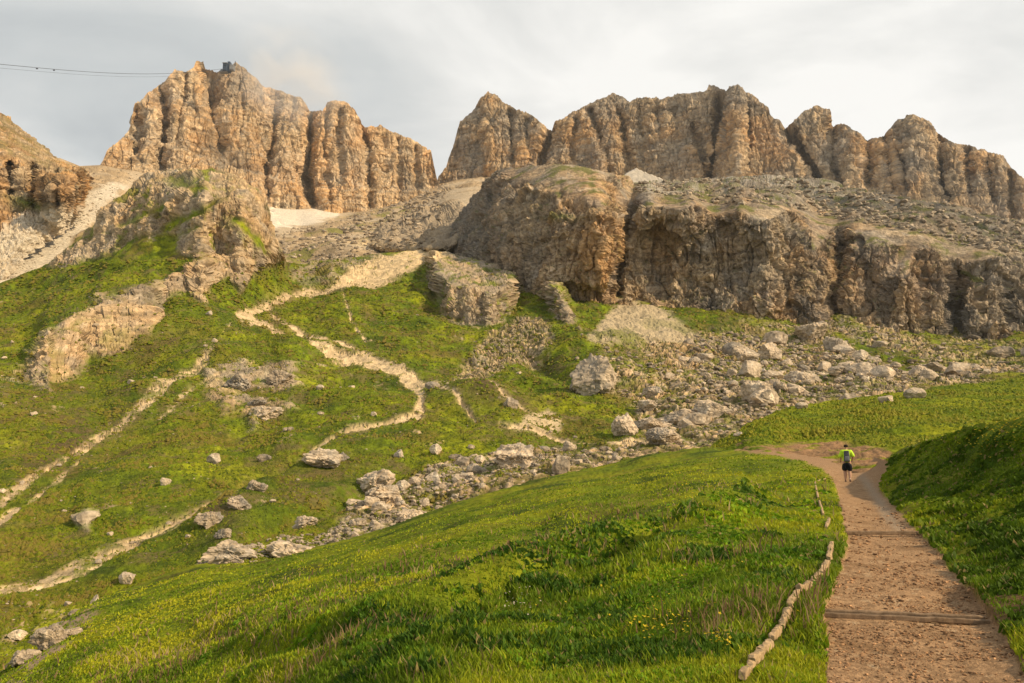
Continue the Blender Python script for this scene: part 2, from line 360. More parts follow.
# pale scree fan seen behind the bastion's rim
px, py = make_sheet(600, 690, 1.0, [(600,196),(616,180),(628,172),(636,168),(645,172),(662,179),(690,190)], [(600,215),(690,215)], 40)
yd = 1010 - (py - 168) * 9; P = world(px, py, yd); P = P + grid_normals(P) * (2.5 * fbm(P, 12, 4))[..., None]
C = np.broadcast_to(np.array([0.46, 0.40, 0.32]), P.shape) * (1 + 0.25 * fbm(P, 10, 3))[..., None]
P, C = back_rows(P, C, [20, 80], 0.7); emit(P, C, [('scree_slope', None, m_scree)])

# ================================================================== WESTERN OUTCROP
m_crag = land_mat('ochre_crag', 2.2, 9, 0.8, 1.6, 0.32)
TOPO = [(-130,50),(-60,88),(-10,110),(0,113),(6,115),(11,117),(16,124),(22,129),(30,134),(38,142),(50,152),(60,160),(70,164),(84,168),(92,178)]
BOTO = [(-130,330),(0,290),(20,262),(60,235),(92,215)]
px, py = make_sheet(-130, 92, 0.6, TOPO, BOTO, 230, jag=1.2)
inv = tps([(-130,60,1/520),(0,116,1/560),(40,146,1/560),(80,170,1/640),(92,185,1/900),(88,200,1/760),(-20,160,1/470),(20,158,1/480),(50,168,1/488),(78,180,1/505),(0,200,1/458),(40,208,1/462),(70,208,1/475),(0,230,1/440),(30,225,1/450),(60,235,1/500),(0,288,1/412),(-130,330,1/370),(20,262,1/425)])
yd = 1 / inv(px, py)
yd += crease(px, py, [([(32,165),(34,185),(33,205)], 3, 22), ([(55,168),(57,205)], 2.5, 12), ([(10,165),(12,190)], 3, 16), ([(80,178),(84,205)], 4, 20)])
P = world(px, py, yd); n0 = grid_normals(P); cl = ss(152, 165, py - 0.15 * px)
dd, *bb = cliff_detail(P, 22)
d = cl * dd + 3.2 * (ridged(P, 16, 3) - 0.5) + 1.2 * fbm(P, 5, 3)
P = P + n0 * d[..., None]; n1_ = grid_normals(P)
C = rock_col(P, 14, 0.9, 0.3, 0.35, bb)
gr = ss(0.45, 0.75, n1_[..., 2] + 0.35 * fbm(P, 9, 3)); C = mixc(C, [0.21, 0.165, 0.06], gr * 0.7 * (1 - 0.8 * cl) * ss(-0.25, 0.15, fbm(P, 12, 4, 0.65, off=3.))); C = mixc(C, G1 * 0.9, blob(px, py, 30, 205, 18, 6, 0.3) * 0.95)
sc = 1 - ss(-6, 6, ip([(-130,235),(0,228),(12,214),(78,210),(92,200)], px) - py + 8 * fbm(P, 20, 3)); C = mixc(C, [0.60, 0.52, 0.40], sc * 0.85)
P, C = back_rows(P, C, [15, 60], 0.4); emit(P, C, [('crag', None, m_crag)], False)

# ================================================================== BASTION
m_bast = land_mat('grey_ochre_bastion', 2.0, 8, 0.85, 1.8, 0.34)
TOPS = [(405,300),(418,280),(425,270),(434,256),(444,240),(455,222),(464,206),(474,193),(487,180),(497,171),(510,167),(530,165),(560,163),(580,166),(600,170),(615,174),(628,180),(634,183),(650,181),(700,180),(760,178),(800,179),(840,185),(880,193),(930,203),(980,213),(1024,222),(1120,245)]
BOTS = [(405,330),(425,325),(470,345),(532,330),(613,330),(714,345),(835,350),(936,365),(1024,370),(1120,375)]
px, py = make_sheet(405, 1120, 0.62, TOPS, BOTS, 360, jag=1.6)
inv = tps([(405,320,1/440),(425,275,1/520),(440,245,1/540),(455,222,1/545),(474,193,1/540),(500,172,1/500),(560,165,1/470),(610,173,1/480),(634,185,1/520),(660,183,1/600),(700,182,1/640),(760,180,1/690),(800,182,1/680),(650,193,1/425),(690,196,1/424),(740,199,1/427),(780,206,1/432),(880,195,1/540),(980,214,1/490),(1100,240,1/455),
  (470,240,1/478),(500,210,1/455),(470,320,1/425),(510,290,1/422),(532,289,1/405),(540,230,1/412),(560,190,1/428),(579,291,1/398),(600,230,1/402),(613,296,1/400),(647,304,1/405),(660,230,1/408),(680,311,1/398),(700,240,1/406),(740,245,1/402),(714,316,1/392),(768,318,1/386),(770,240,1/400),(815,219,1/450),(835,319,1/384),(840,250,1/405),(860,222,1/425),(903,324,1/378),(900,255,1/396),(920,235,1/408),(936,336,1/370),(970,341,1/366),(970,275,1/384),(990,250,1/392),(1024,338,1/366),(1030,285,1/380),(1100,350,1/362),(1100,290,1/372),
  (532,330,1/400),(714,345,1/388),(936,365,1/368),(720,225,1/408)])
yd = 1 / inv(px, py)
st = ss(634, 606, px); yd -= 16 * st * ss(520, 560, px) * ss(300, 280, py)     # tower stands proud of the wall
yd += crease(px, py, [([(840,238),(838,270),(832,300),(836,318)], 9, 15), ([(957,272),(955,300),(957,338)], 6, 8), ([(633,186),(630,215),(622,245),(618,270),(617,292)], 5, 16)]) + 0.18 * crease(px, py, [([(633,186),(630,215),(622,245),(618,270),(617,292)], 5.5, 30), ([(840,238),(838,270),(832,300),(836,318)], 9, 42), ([(858,240),(862,265),(868,300)], 6, 22), ([(957,272),(955,300),(957,338)], 7, 28), ([(1008,280),(1012,320)], 6, 20),
  ([(678,200),(681,206)], 5, 26), ([(655,288),(662,298)], 6, 22), ([(627,285),(640,300)], 6, 18), ([(520,185),(508,205),(515,230)], 4, 12), ([(560,180),(563,230),(556,285)], 3.5, 9), ([(592,185),(590,230),(596,270)], 3.5, 9), ([(700,205),(708,240),(703,300)], 4, 10), ([(735,210),(738,300)], 4, 10),
  ([(788,235),(790,290),(786,315)], 5, 16), ([(810,235),(812,290)], 3.5, 10), ([(898,250),(896,320)], 4, 12), ([(925,260),(928,325)], 4, 10), ([(540,282),(520,286)], 5, 8), ([(980,285),(984,335)], 4, 12)])
yd -= 14 * blob(px, py, 600, 235, 16, 60) + 10 * blob(px, py, 770, 270, 12, 50) + 10 * blob(px, py, 905, 285, 16, 30)
P = world(px, py, yd); n0 = grid_normals(P)
cl = ss(0.75, 0.35, n0[..., 2])
edge = ip([(405,150),(624,158),(636,186),(660,188),(740,194),(800,203),(860,212),(930,226),(1024,243),(1120,262)], px)
wall = ss(-8, 10, py - edge)
dd, *bb = cliff_detail(P, 27, (1, 1, 0.4), 7.0, 0.30, 0.35)
wc = wall * ss(0.0, 0.5, cl)
shf = ss(-3, -9, py - edge); n0 = n0 * (1 - 0.75 * shf[..., None]) + np.array([0, -0.35, 0.94]) * 0.75 * shf[..., None]
d = (0.03 + 0.97 * wc) * dd * 1.2 + (4 - 2 * shf) * (ridged(P, 55, 3, 0.5, (1, 1, 0.6), 17.0) - 0.5)
c1, id1 = cells(P, 7.0)
d = d + (1 - wall) * (10 * (ridged(P, 75, 2, 0.5, (0.8, 1, 1.0), 43.0) - 0.5) + 6 * (ridged(P, 38, 2, 0.45, (1, 1, 1.2), 3.0) - 0.5))
# jagged rim: keep crest noise too
P = P + n0 * (d * ss(-3, 8, py - ip(TOPS, px) + 2))[..., None]
n1_ = grid_normals(P)
C = rock_col(P, 13, 0.42, 0.55, 0.65, bb) * 1.12
left = ss(545, 470, px + 0.0 * py); C = mixc(C, GRY * 0.92, 0.75 * left); C = mixc(C, GRY, 0.65 * (1 - wall)); C = mixc(C, GRY * 0.8, 0.35 * ss(680, 800, px) * ss(-0.2, 0.2, fbm(P, 40, 3, off=91.)))  # grey on the left flank puts its shade into the rock colour
C = mixc(C, ORA * 1.1, 0.35 * blob(px, py, 590, 250, 38, 45) + 0.3 * blob(px, py, 905, 290, 40, 30))
C = mixc(C, DRK * 0.8, 0.75 * np.maximum.reduce([blob(px, py, 836, 292, 10, 34), blob(px, py, 957, 305, 8, 30), blob(px, py, 866, 270, 7, 28), 0.8 * blob(px, py, 798, 285, 6, 30), 0.8 * blob(px, py, 1012, 305, 7, 25)]))  # black water stains, with the darkness of the caves painted in as well
C = mixc(C, [0.50, 0.42, 0.31], 0.8 * ss(0, 3, py - ip(TOPS, px)) * ss(16, 7, py - ip(TOPS, px) - 0.03 * np.abs(px - 760)) * ss(632, 650, px) * ss(900, 840, px) * ss(-0.3, 0.1, fbm(P, 12, 3, off=71.)))
C = mixc(C, DRK * 1.3, 0.55 * ss(0.05, 0.3, fbm(P, 22, 4, 0.6, (1, 1, 0.35), 61.)) * wall * ss(640, 700, px))
gn = fbm(P, 14, 4, 0.6, off=21.)
gr = ss(0.55, 0.85, n1_[..., 2] + 0.3 * gn) * ss(0.0, 0.25, gn + 0.08 * (1 - wall))
gr = np.maximum(gr, blob(px, py, 561, 217, 16, 3.5)); gr = np.maximum(gr, ss(0.5, 0.7, blob(px, py, 970, 275, 22, 4, 0.35) + 0.3 * gn)); gr = np.maximum(gr, ss(0.5, 0.8, blob(px, py, 705, 195, 18, 6, 0.2) + 0.5 * gn)); 
gr = np.maximum(gr, 0.9 * ss(0.05, 0.3, gn + 0.0) * ss(860, 940, px) * (1 - wall))
C = mixc(C, [0.15, 0.145, 0.035], np.clip(gr, 0, 1) * 0.85)
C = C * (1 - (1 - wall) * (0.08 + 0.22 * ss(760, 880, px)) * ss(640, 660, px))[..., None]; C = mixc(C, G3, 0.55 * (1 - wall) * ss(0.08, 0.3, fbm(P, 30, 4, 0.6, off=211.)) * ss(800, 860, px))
C = mixc(C, PALE * 0.95, 0.35 * (1 - wall) * ss(0.0, 0.4, fbm(P, 12, 3, off=33.)))
SHEETS['bastion'] = (px.copy(), py.copy(), P.copy())
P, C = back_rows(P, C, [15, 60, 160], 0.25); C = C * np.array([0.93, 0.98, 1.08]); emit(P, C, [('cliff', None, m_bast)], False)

# ================================================================== VALLEY SLOPE
m_grass_far = land_mat('alpine_turf_far', 0.9, 3.5, 0.6, 0.5, 0.30)
m_trail = land_mat('pale_trail_gravel', 0.8, 3.0, 0.5, 0.3, 0.22)
NEAR = [(-110,745),(0,676),(20,658),(50,634),(80,609),(110,594),(135,586),(165,574),(200,565),(260,561),(300,553),(330,545),(360,534),(400,522),(450,504),(500,490),(560,475),(640,457),(700,448),(740,446),(765,446),(800,449),(830,451),(868,454),(884,460),(892,457),(905,451),(920,446),(940,440),(980,428),(1024,417),(1110,398)]
TOPV = [(-110,312),(0,281),(25,272),(50,263),(58,256),(70,245),(80,235),(90,225),(98,214),(105,208),(115,200),(125,194),(134,184),(142,178),(150,175),(165,174),(180,170),(195,172),(210,169),(222,171),(235,176),(243,180),(250,185),(258,190),(265,198),(270,210),(274,222),(279,240),(283,252),(288,262),(300,264),(330,262),(380,254),(425,248),(440,252),(520,272),(640,288),(760,302),(860,306),(1024,322),(1110,326)]
px, py = make_sheet(-110, 1110, 0.85, TOPV, [(x, y + (34 if x < 700 else 12)) for x, y in NEAR], 520, jag=lambda x: 1.8 * ss(300, 285, x) * ss(50, 60, x))
inv = tps([(-110,315,1/330),(0,283,1/395),(50,265,1/395),(70,247,1/400),(105,210,1/405),(150,178,1/410),(210,172,1/405),(250,187,1/398),(270,212,1/395),(284,255,1/392),(300,266,1/450),(380,258,1/478),(425,252,1/500),(440,255,1/520),(520,275,1/480),(640,292,1/440),(760,306,1/420),(860,310,1/415),(1024,326,1/400),(1110,330,1/390),
  (180,205,1/372),(230,205,1/368),(255,230,1/366),(265,258,1/366),(120,235,1/385),(200,235,1/366),(215,260,1/352),(240,290,1/342),(100,270,1/366),(30,300,1/350),(0,330,1/300),(140,290,1/330),(100,320,1/300),(120,352,1/268),(60,365,1/250),(190,292,1/322),(200,320,1/295),
  (250,312,1/332),(330,286,1/395),(430,285,1/400),(480,320,1/352),(560,300,1/385),(430,330,1/322),(340,330,1/310),(340,355,1/280),(260,350,1/275),(200,380,1/225),(0,420,1/185),(100,420,1/195),(300,385,1/222),(420,375,1/242),(420,420,1/178),(330,430,1/176),(250,440,1/170),(150,470,1/140),(0,520,1/112),(-110,560,1/95),(-110,420,1/180),
  (0,600,1/84),(0,690,1/66),(-110,760,1/56),(100,560,1/95),(100,630,1/74),(200,520,1/108),(200,580,1/84),(230,560,1/86),(300,480,1/128),(300,560,1/88),(380,460,1/140),(400,530,1/98),(330,520,1/102),(480,450,1/140),(500,495,1/108),(560,440,1/150),(560,478,1/112),(640,445,1/140),(640,465,1/118),(700,450,1/128),
  (520,400,1/200),(560,380,1/228),(600,390,1/206),(640,360,1/262),(620,310,1/372),(650,330,1/330),(700,345,1/302),(720,320,1/370),(760,345,1/310),(760,400,1/190),(700,410,1/180),(720,440,1/140),(800,380,1/238),(850,340,1/330),(850,395,1/200),(900,360,1/292),(950,350,1/318),(950,385,1/220),(1024,355,1/300),(1024,380,1/225),(1110,370,1/225),(900,450,1/120),(1050,430,1/120),(480,380,1/235),(500,350,1/290)])
yd = 1 / inv(px, py)
P = world(px, py, yd); n0 = grid_normals(P)
nz = fbm(P, 30, 5, 0.6, off=2.0); nf = fbm(P, 6, 4, 0.6, off=9.0); nn = nz * 7 + nf * 5

knoll = region(px, py, [(50,266),(66,246),(104,206),(124,190),(150,170),(180,160),(225,165),(260,185),(278,215),(290,262),(262,268),(240,292),(222,278),(200,263),(178,251),(180,237),(200,228),(160,232),(110,250),(70,266)], nn * 0.8, 4)
kgrass = np.maximum.reduce([stroke(px, py, [(165,228,4),(190,217,4),(215,203,3),(228,197,1)], nn * 0.7, 3), 0.8 * blob(px, py, 185, 185, 22, 5, 0.1), stroke(px, py, [(235,220,2),(255,236,3),(268,252,3)], nn * 0.4, 2), 0.7 * stroke(px, py, [(120,225,2),(150,215,3),(170,205,2)], nn * 0.6, 3)])
band = region(px, py, [(28,356),(45,330),(75,318),(88,312),(105,300),(122,294),(150,290),(165,280),(185,272),(205,262),(222,252),(238,262),(240,282),(220,282),(208,288),(206,306),(194,302),(188,292),(172,298),(160,306),(158,322),(150,338),(122,352),(105,358),(90,354),(82,368),(68,374),(52,378),(52,394),(36,384),(20,376)], nn * 0.9, 4)
band2 = region(px, py, [(0,362),(20,350),(52,365),(50,392),(30,402),(0,400),(-60,395),(-60,370)], nn * 1.6, 5) * ss(-0.1, 0.2, nz)
crag3 = np.maximum.reduce([region(px, py, p, nn * 1.3, 4) for p in (
  
  [(428,275),(432,258),(445,248),(480,256),(512,270),(520,290),(514,300),(512,318),(490,326),(462,322),(440,312)], [(536,283),(552,280),(566,300),(574,325),(580,336),(566,330),(550,305),(540,298)], [(72,518),(85,508),(112,502),(120,505),(96,518),(88,530),(78,528)])])
crag4 = np.maximum.reduce([region(px, py, p, nn * 2.0, 6) for p in (
  [(205,372),(232,358),(262,366),(290,362),(303,385),(285,392),(252,392),(222,400),(205,392)], [(218,395),(250,396),(292,400),(298,412),(262,420),(255,428),(238,412),(222,412)])])
gap = np.maximum.reduce([region(px, py, p, nn * 1.2, 4) for p in ([(300,264),(330,262),(380,256),(395,262),(345,275),(300,284),(286,276)],)])
scree = np.maximum.reduce([region(px, py, [(586,344),(604,314),(620,299),(634,298),(652,306),(690,328),(706,340),(664,346),(622,346),(590,348)], nn * 0.5, 3),
  ])
streakr = region(px, py, [(450,380),(478,348),(505,325),(525,315),(548,322),(556,345),(540,352),(520,356),(495,372),(470,392)], nn * 1.4, 5)
field = region(px, py, [(592,342),(640,348),(700,326),(760,318),(812,316),(870,318),(930,335),(1000,338),(1110,350),(1110,372),(1000,378),(930,396),(850,410),(800,415),(760,425),(720,450),(690,460),(615,446),(640,425),(634,400),(612,385),(612,360)], nn * 1.3, 5)
gully = region(px, py, [(300,572),(330,528),(352,506),(372,490),(400,474),(440,458),(480,449),(520,440),(570,442),(645,450),(650,470),(560,486),(480,506),(420,532),(370,555)], nn * 1.2, 4)
field_g = ss(-0.05, 0.12, fbm(P, 13, 5, 0.7, off=14.))
wedge = np.maximum.reduce([stroke(px, py, [(838,336,2),(868,350,6),(905,360,7),(935,368,3)], nn * 0.5, 3), 0.9 * stroke(px, py, [(905,326,2),(950,345,5),(985,350,5),(1100,355,8)], nn, 4), 0.8 * stroke(px, py, [(690,322,3),(740,325,3),(800,318,3)], nn * .8, 3), 0.8 * stroke(px, py, [(612,352,4),(640,362,5),(650,378,4)], nn * .8, 3), 0.7 * stroke(px, py, [(600,400,4),(640,440,4),(690,425,2)], nn, 4)])
field = field * (1 - wedge)
rub = np.clip(field * (1 - 0.6 * field_g) + gully * (1 - 0.5 * field_g) + streakr * 0.9 + band2 * 0.8, 0, 1)
sparse = ss(0.24, 0.40, fbm(P, 9, 4, 0.65, off=41.)) * ss(0.0, 0.3, fbm(P, 40, 2, off=8.)) * 0.9

rockm = np.clip(np.maximum.reduce([knoll * (1 - kgrass), band, crag3, 0.5 * band2, 0.45 * crag4]), 0, 1)
wf = 1 - 0.35 * band - 0.60 * knoll
acc = np.zeros(px.shape[1]); sh = np.zeros(px.shape)
ly = np.log(yd)
for i in range(px.shape[0] - 2, -1, -1):
    dl = ly[i] - ly[i + 1]; acc = acc * (1 - 0.035 * (1 - rockm[i])) + (0.8 if True else 0) * rockm[i] * wf[i] * np.maximum(dl, 0.0035 * (py[i + 1] - py[i])); sh[i] = acc
kk = np.exp(-0.5 * (np.arange(-6, 7) / 3.0) ** 2); kk /= kk.sum()
sh = sum(kk[q] * np.roll(sh, q - 6, axis=1) for q in range(13)) * (1 - ss(300, 285, px) * 0.35 * (py < 262))
yd = yd * np.exp(-np.clip(sh, 0, 0.16)); P = world(px, py, yd); n0 = grid_normals(P)
J = nf * 3.4 + fbm(P, 2.2, 3, 0.6, off=4.) * 1.5
def tr(poly, sc=1.0): return stroke(px, py, poly, J * sc, 0.8)
trail = np.maximum.reduce([
  tr([(430,250,7),(395,262,7),(360,275,5.5),(330,286,4.5),(290,293,3),(262,305,4),(240,315,4)], 1.3), tr([(240,315,4),(270,325,3.5),(300,340,3.5),(335,357,3.5),(370,365,5.5),(400,373,4.5),(418,385,4.5),(423,400,3.5),(418,420,4.5)], 1.4),
  tr([(262,308,1.2),(300,327,2),(345,347,2.5),(385,366,3)], 0.7), tr([(412,376,2),(440,392,2),(460,406,1.6),(478,420,1.2)], 0.7), tr([(425,382,.6),(470,388,.6),(500,402,.8),(530,412,.8)], 0.6),
  tr([(418,420,2),(385,427,1.3),(345,438,1.3),(315,450,1.6),(280,470,2.5),(255,483,3),(220,498,4.5),(190,516,5),(150,530,5.5),(120,545,6),(90,560,6),(50,575,6),(0,593,6),(-110,620,6)]),
  tr([(232,322,0.2),(215,350,1.0),(192,372,5.5),(165,390,4.5),(140,408,3),(110,430,2.6),(70,453,2.4),(35,474,3),(0,496,3.5),(-110,560,4)]), tr([(88,450,.3),(60,474,1.6),(30,498,2),(0,519,3),(-110,590,3)], 0.8), 0.8 * tr([(222,372,1),(190,392,1.2),(160,412,.6)], 1.2),
  tr([(340,285,.2),(352,320,.5),(362,338,.6),(372,352,.6)], 1.0), tr([(500,424,1.5),(535,428,2.4),(570,435,1.6),(610,441,2),(660,443,2.4),(700,446,2.6)], 0.6),
  region(px, py, [(325,292),(338,276),(372,262),(425,246),(450,255),(415,270),(372,284)], J * 1.5, 2)])
rock = np.clip(np.maximum.reduce([knoll * (1 - kgrass), band, crag3, gap * 0.8, crag4 * 0.9]), 0, 1)
low_t = ss(330, 345, py) * (px < 300); trail = trail * (1 - 0.75 * low_t * ss(-0.05, 0.12, fbm(P, 3.5, 4, 0.7, off=171.)))
trail = trail * (1 - 0.85 * ss(0.18, 0.34, fbm(P, 5, 4, 0.7, off=131.)))
Pw = P + 1.6 * np.stack([perlin(P / 3.0), perlin(P / 3.0 + 20), perlin(P / 3.0 + 40)], -1)
c1, id1 = cells(Pw, 1.9); c2, id2 = cells(Pw, 5.5); rdet, *bb = cliff_detail(P, 15, (1, 1, 0.3), 1.0, 0.25)
erode = ss(-0.30, 0.12, fbm(P, 17, 4, 0.65, off=111.))
und = 5.0 * fbm(P, 62, 3) * ss(80, 220, yd) + 2.6 * fbm(P, 26, 3, off=5.) * np.clip(yd / 180, 0.5, 1.3) + 1.0 * fbm(P, 10, 2, off=15.) + 0.50 * fbm(P, 4.5, 3, 0.6) + 0.20 * fbm(P, 1.3, 3, 0.65)
gulls = 1.2 * (ridged(P, 34, 3, 0.5, (1, 0.5, 0.3), 3.0) - 0.5)
d = und + gulls * (1 - trail) * 0.8
d = d + rub * (1.3 * (0.5 - c1) + 1.8 * (0.5 - c2) * (id2 > 0.6) + 1.1 * (id1 - 0.5) + 1.2 * fbm(P, 8, 3, off=66.)) * np.clip(yd / 220, 0.3, 1.3) + sparse * (0.9 * (0.55 - c1)) * (1 - trail)
d = d + rock * (1.6 * erode + (0.35 + 0.8 * ss(0.85, 0.5, n0[..., 2])) * (1 - 0.25 * knoll) * rdet) * np.clip(yd / 330, 0.25, 1.1)
d = d - 0.5 * trail + scree * (0.9 * (ridged(P, 9, 3, 0.6, (1, 0.35, 0.3), 4.) - 0.5) + 0.5 * fbm(P, 1.6, 2))
# the two creases below the trail and the hollow at the outcrops' feet
d = d - 3.0 * blob(px, py, 330, 500, 90, 10, -0.42) - 2.2 * blob(px, py, 265, 475, 60, 6, -0.5) + 2.2 * blob(px, py, 240, 500, 60, 10, -0.45)
d = d + 4 * blob(px, py, 490, 398, 45, 12, 0.15) + 2 * blob(px, py, 565, 396, 22, 12) - 5 * blob(px, py, 540, 360, 30, 10, 0.6) + 4 * blob(px, py, 330, 400, 70, 14, 0.1)
d = d * ss(-2, 6, py - ip(TOPV, px) + 2)
P = P + n0 * d[..., None]
n1_ = grid_normals(P)
steep = ss(0.80, 0.62, n1_[..., 2])
t1 = fbm(P, 26, 4, 0.55, off=50.); t2 = fbm(P, 5, 4, 0.6, off=60.)
C = np.broadcast_to(G1, P.shape).copy()
C = mixc(C, G2, ss(-0.1, 0.35, t1)); C = mixc(C, G3, 0.75 * ss(0.0, 0.4, -t1)); C = mixc(C, GB, 0.8 * ss(0.05, 0.4, fbm(P, 20, 4, 0.6, off=70.)))
t3 = fbm(P * (1 / np.clip(yd / 150, 0.6, 2.5))[..., None], 1.5, 3, 0.8, off=160.)
C = C * (1 + 0.7 * t2 + 0.75 * t3)[..., None]; C = np.maximum(C, 0.006); C = mixc(C, G3 * 0.9, 0.6 * ss(0.1, 0.3, fbm(P, 3.0, 3, 0.7, off=140.))); C = mixc(C, [0.15, 0.115, 0.045], 0.75 * ss(0.05, 0.28, fbm(P, 9, 5, 0.7, off=150.)))
hth = np.maximum.reduce([blob(px, py, 70, 440, 70, 26, -0.5), blob(px, py, 150, 345, 60, 14, -0.3) * 0.6, blob(px, py, 490, 400, 45, 10, 0.1), 0.8 * blob(px, py, 40, 400, 50, 20), blob(px, py, 215, 520, 28, 18), 0.6 * blob(px, py, 330, 465, 60, 12), 0.7 * blob(px, py, 985, 372, 50, 8)])
C = mixc(C, [0.115, 0.085, 0.035], np.clip(hth * ss(-0.35, 0.15, t2 + 0.4 * t1) * 1.1, 0, 1))
RK = rock_col(P, 9, 0.15, 0.6, 0.25, bb) * 1.15
RK = np.where((px > 285)[..., None], mixc(RK, GRY * 1.1, np.full(px.shape, 0.35)), RK)
mort = (1 - 0.55 * np.maximum(band, knoll * (px > 215))) * np.maximum(ss(0.15, 0.40, fbm(P, 7, 4, 0.65, off=81.) + 0.7 * (n1_[..., 2] - 0.62)), 1 - ss(0.2, 0.6, erode + 0.3 * (1 - n1_[..., 2])))
C = mixc(C, RK, np.clip(rock * (1 - 0.85 * mort), 0, 1))
RK = mixc(RK, GRY * 0.85, crag4 * 0.8)
RB = rock_col(P, 6, 0.15, 0.6, 0.1) * 1.1 * (0.75 + 0.6 * id1)[..., None]
C = mixc(C, RB, np.clip(np.maximum(rub, sparse) * ss(0.62, 0.42, c1 + 0.25 * nf) , 0, 1))
C = mixc(C, [0.20, 0.15, 0.08], rub * ss(0.45, 0.65, c1) * 0.75)
fanc = np.array([0.43, 0.34, 0.215]) * (1 + 0.3 * fbm(P, 5, 4, 0.6))[..., None]; fanc = mixc(fanc, [0.17, 0.17, 0.05], 0.8 * ss(0.0, 0.25, fbm(P, 12, 4, 0.6, (1, 0.4, 0.4), 8.)) * ss(310, 340, py))
C = C * (1 - scree[..., None]) + fanc * scree[..., None]
sand = region(px, py, [(514,428),(530,414),(548,407),(562,414),(560,424),(542,432)], nn * 0.5, 2)[..., None]; C = C * (1 - sand) + np.array([0.50, 0.38, 0.22]) * (1 + 0.3 * nf[..., None]) * sand
red = np.clip(0.8 * blob(px, py, 690, 360, 40, 14), 0, 1) * ss(-0.1, 0.2, nf); C = mixc(C, [0.40, 0.25, 0.13], red)
pc = PATH * (0.92 + 0.45 * fbm(P, 2.5, 4, 0.65, off=91.))[..., None]
low = ss(430, 520, py); pc = pc * (1 - 0.12 * low)[..., None]
pc = pc * (0.78 + 0.42 * id1)[..., None]
kk = np.ones(9) / 9; tb = np.apply_along_axis(lambda v: np.convolve(v, kk, 'same'), 1, trail); tb = np.apply_along_axis(lambda v: np.convolve(v, kk, 'same'), 0, tb)
C = mixc(C, [0.27, 0.20, 0.10], np.clip(tb * 2.2, 0, 1) * ss(-0.2, 0.2, nf) * 0.75)
C = C * (1 - trail[..., None]) + pc * trail[..., None]
C = np.clip(C, 0.01, 0.85)
SHEETS['valley'] = (px.copy(), py.copy(), P.copy())
_b = np.maximum.reduce([np.clip(tb * 1.25, 0, 1), rock * 0.95, scree, rub * 0.75]); _x, _T, _B = px[0].copy(), py[0].copy(), py[-1].copy()
def bare_px(x, y):
    j = np.clip(np.searchsorted(_x, x), 0, len(_x) - 1); i = np.clip(((y - _T[j]) / (_B[j] - _T[j]) * (_b.shape[0] - 1)).astype(int), 0, _b.shape[0] - 1); return _b[i, j]
P, C = back_rows(P, C, [10, 50], 0.25)
z2 = np.zeros((2, px.shape[1]))
emit(P, C, [('trail', np.concatenate([z2, trail]), m_trail), ('valley_slope', None, m_grass_far)], False)

# ================================================================== EASTERN MEADOW HUMP
TOPE = [(640,480),(690,458),(712,446),(728,436),(745,426),(760,418),(780,410),(800,404),(830,400),(860,397),(890,394),(930,389),(975,384),(1024,378),(1110,362)]
px, py = make_sheet(640, 1110, 0.7, TOPE, [(640,500),(700,478),(870,476),(1110,440)], 260)
inv = tps([(640,480,1/78),(690,458,1/80),(728,436,1/88),(760,418,1/98),(800,404,1/112),(890,394,1/128),(1024,378,1/150),(1110,362,1/160),(750,447,1/66),(800,440,1/70),(850,450,1/58),(900,440,1/62),(900,420,1/80),(1000,430,1/72),(1024,400,1/104),(1110,420,1/80),(870,474,1/44),(740,470,1/56),(640,500,1/62),(1110,440,1/62),(840,420,1/88)])
yd = 1 / inv(px, py); P = world(px, py, yd); n0 = grid_normals(P)
nf = fbm(P, 4, 4, 0.6, off=9.)
d = 0.75 * fbm(P, 13, 3) + 0.55 * fbm(P, 3.6, 3, 0.6, (0.5, 1, 1)) + 0.22 * fbm(P, 0.9, 3, 0.65)
d = d - 0.55 * blob(px, py, 810, 436, 50, 3.5, -0.06) + 0.5 * blob(px, py, 810, 427, 60, 6, -0.12) - 0.35 * blob(px, py, 900, 432, 60, 3)
P = P + n0 * d[..., None]
t1 = fbm(P, 9, 4, 0.55, off=50.); t2 = fbm(P, 1.8, 5, 0.7, off=60.)
C = np.broadcast_to(G1 * 1.05, P.shape).copy(); C = mixc(C, G2 * 1.05, ss(-0.2, 0.3, t1)); C = mixc(C, G3, 0.6 * ss(0.05, 0.4, -t1)); C = mixc(C, GB, 0.4 * ss(0.1, 0.4, fbm(P, 7, 3, off=70.))); C = C * (1 + 0.5 * t2)[..., None]
dirt = np.clip(region(px, py, [(740,446),(775,441),(810,437),(845,441),(870,446),(890,452),(893,462),(880,480),(740,480)], nf * 5, 3), 0, 1) * ss(0.35, 0.0, fbm(P, 2.2, 3, off=30.) - 0.02 * (px - 830) / 10)
C = mixc(C, [0.30, 0.175, 0.09], dirt)
SHEETS['hump'] = (px.copy(), py.copy(), P.copy())
P, C = back_rows(P, C, [4, 9, 15, 25, 40], 0.15); P, C = flank(P, C, 1, [2, 5, 10, 18, 30, 60, 120], 0.03); emit(P, C, [('meadow', None, m_grass_far)])

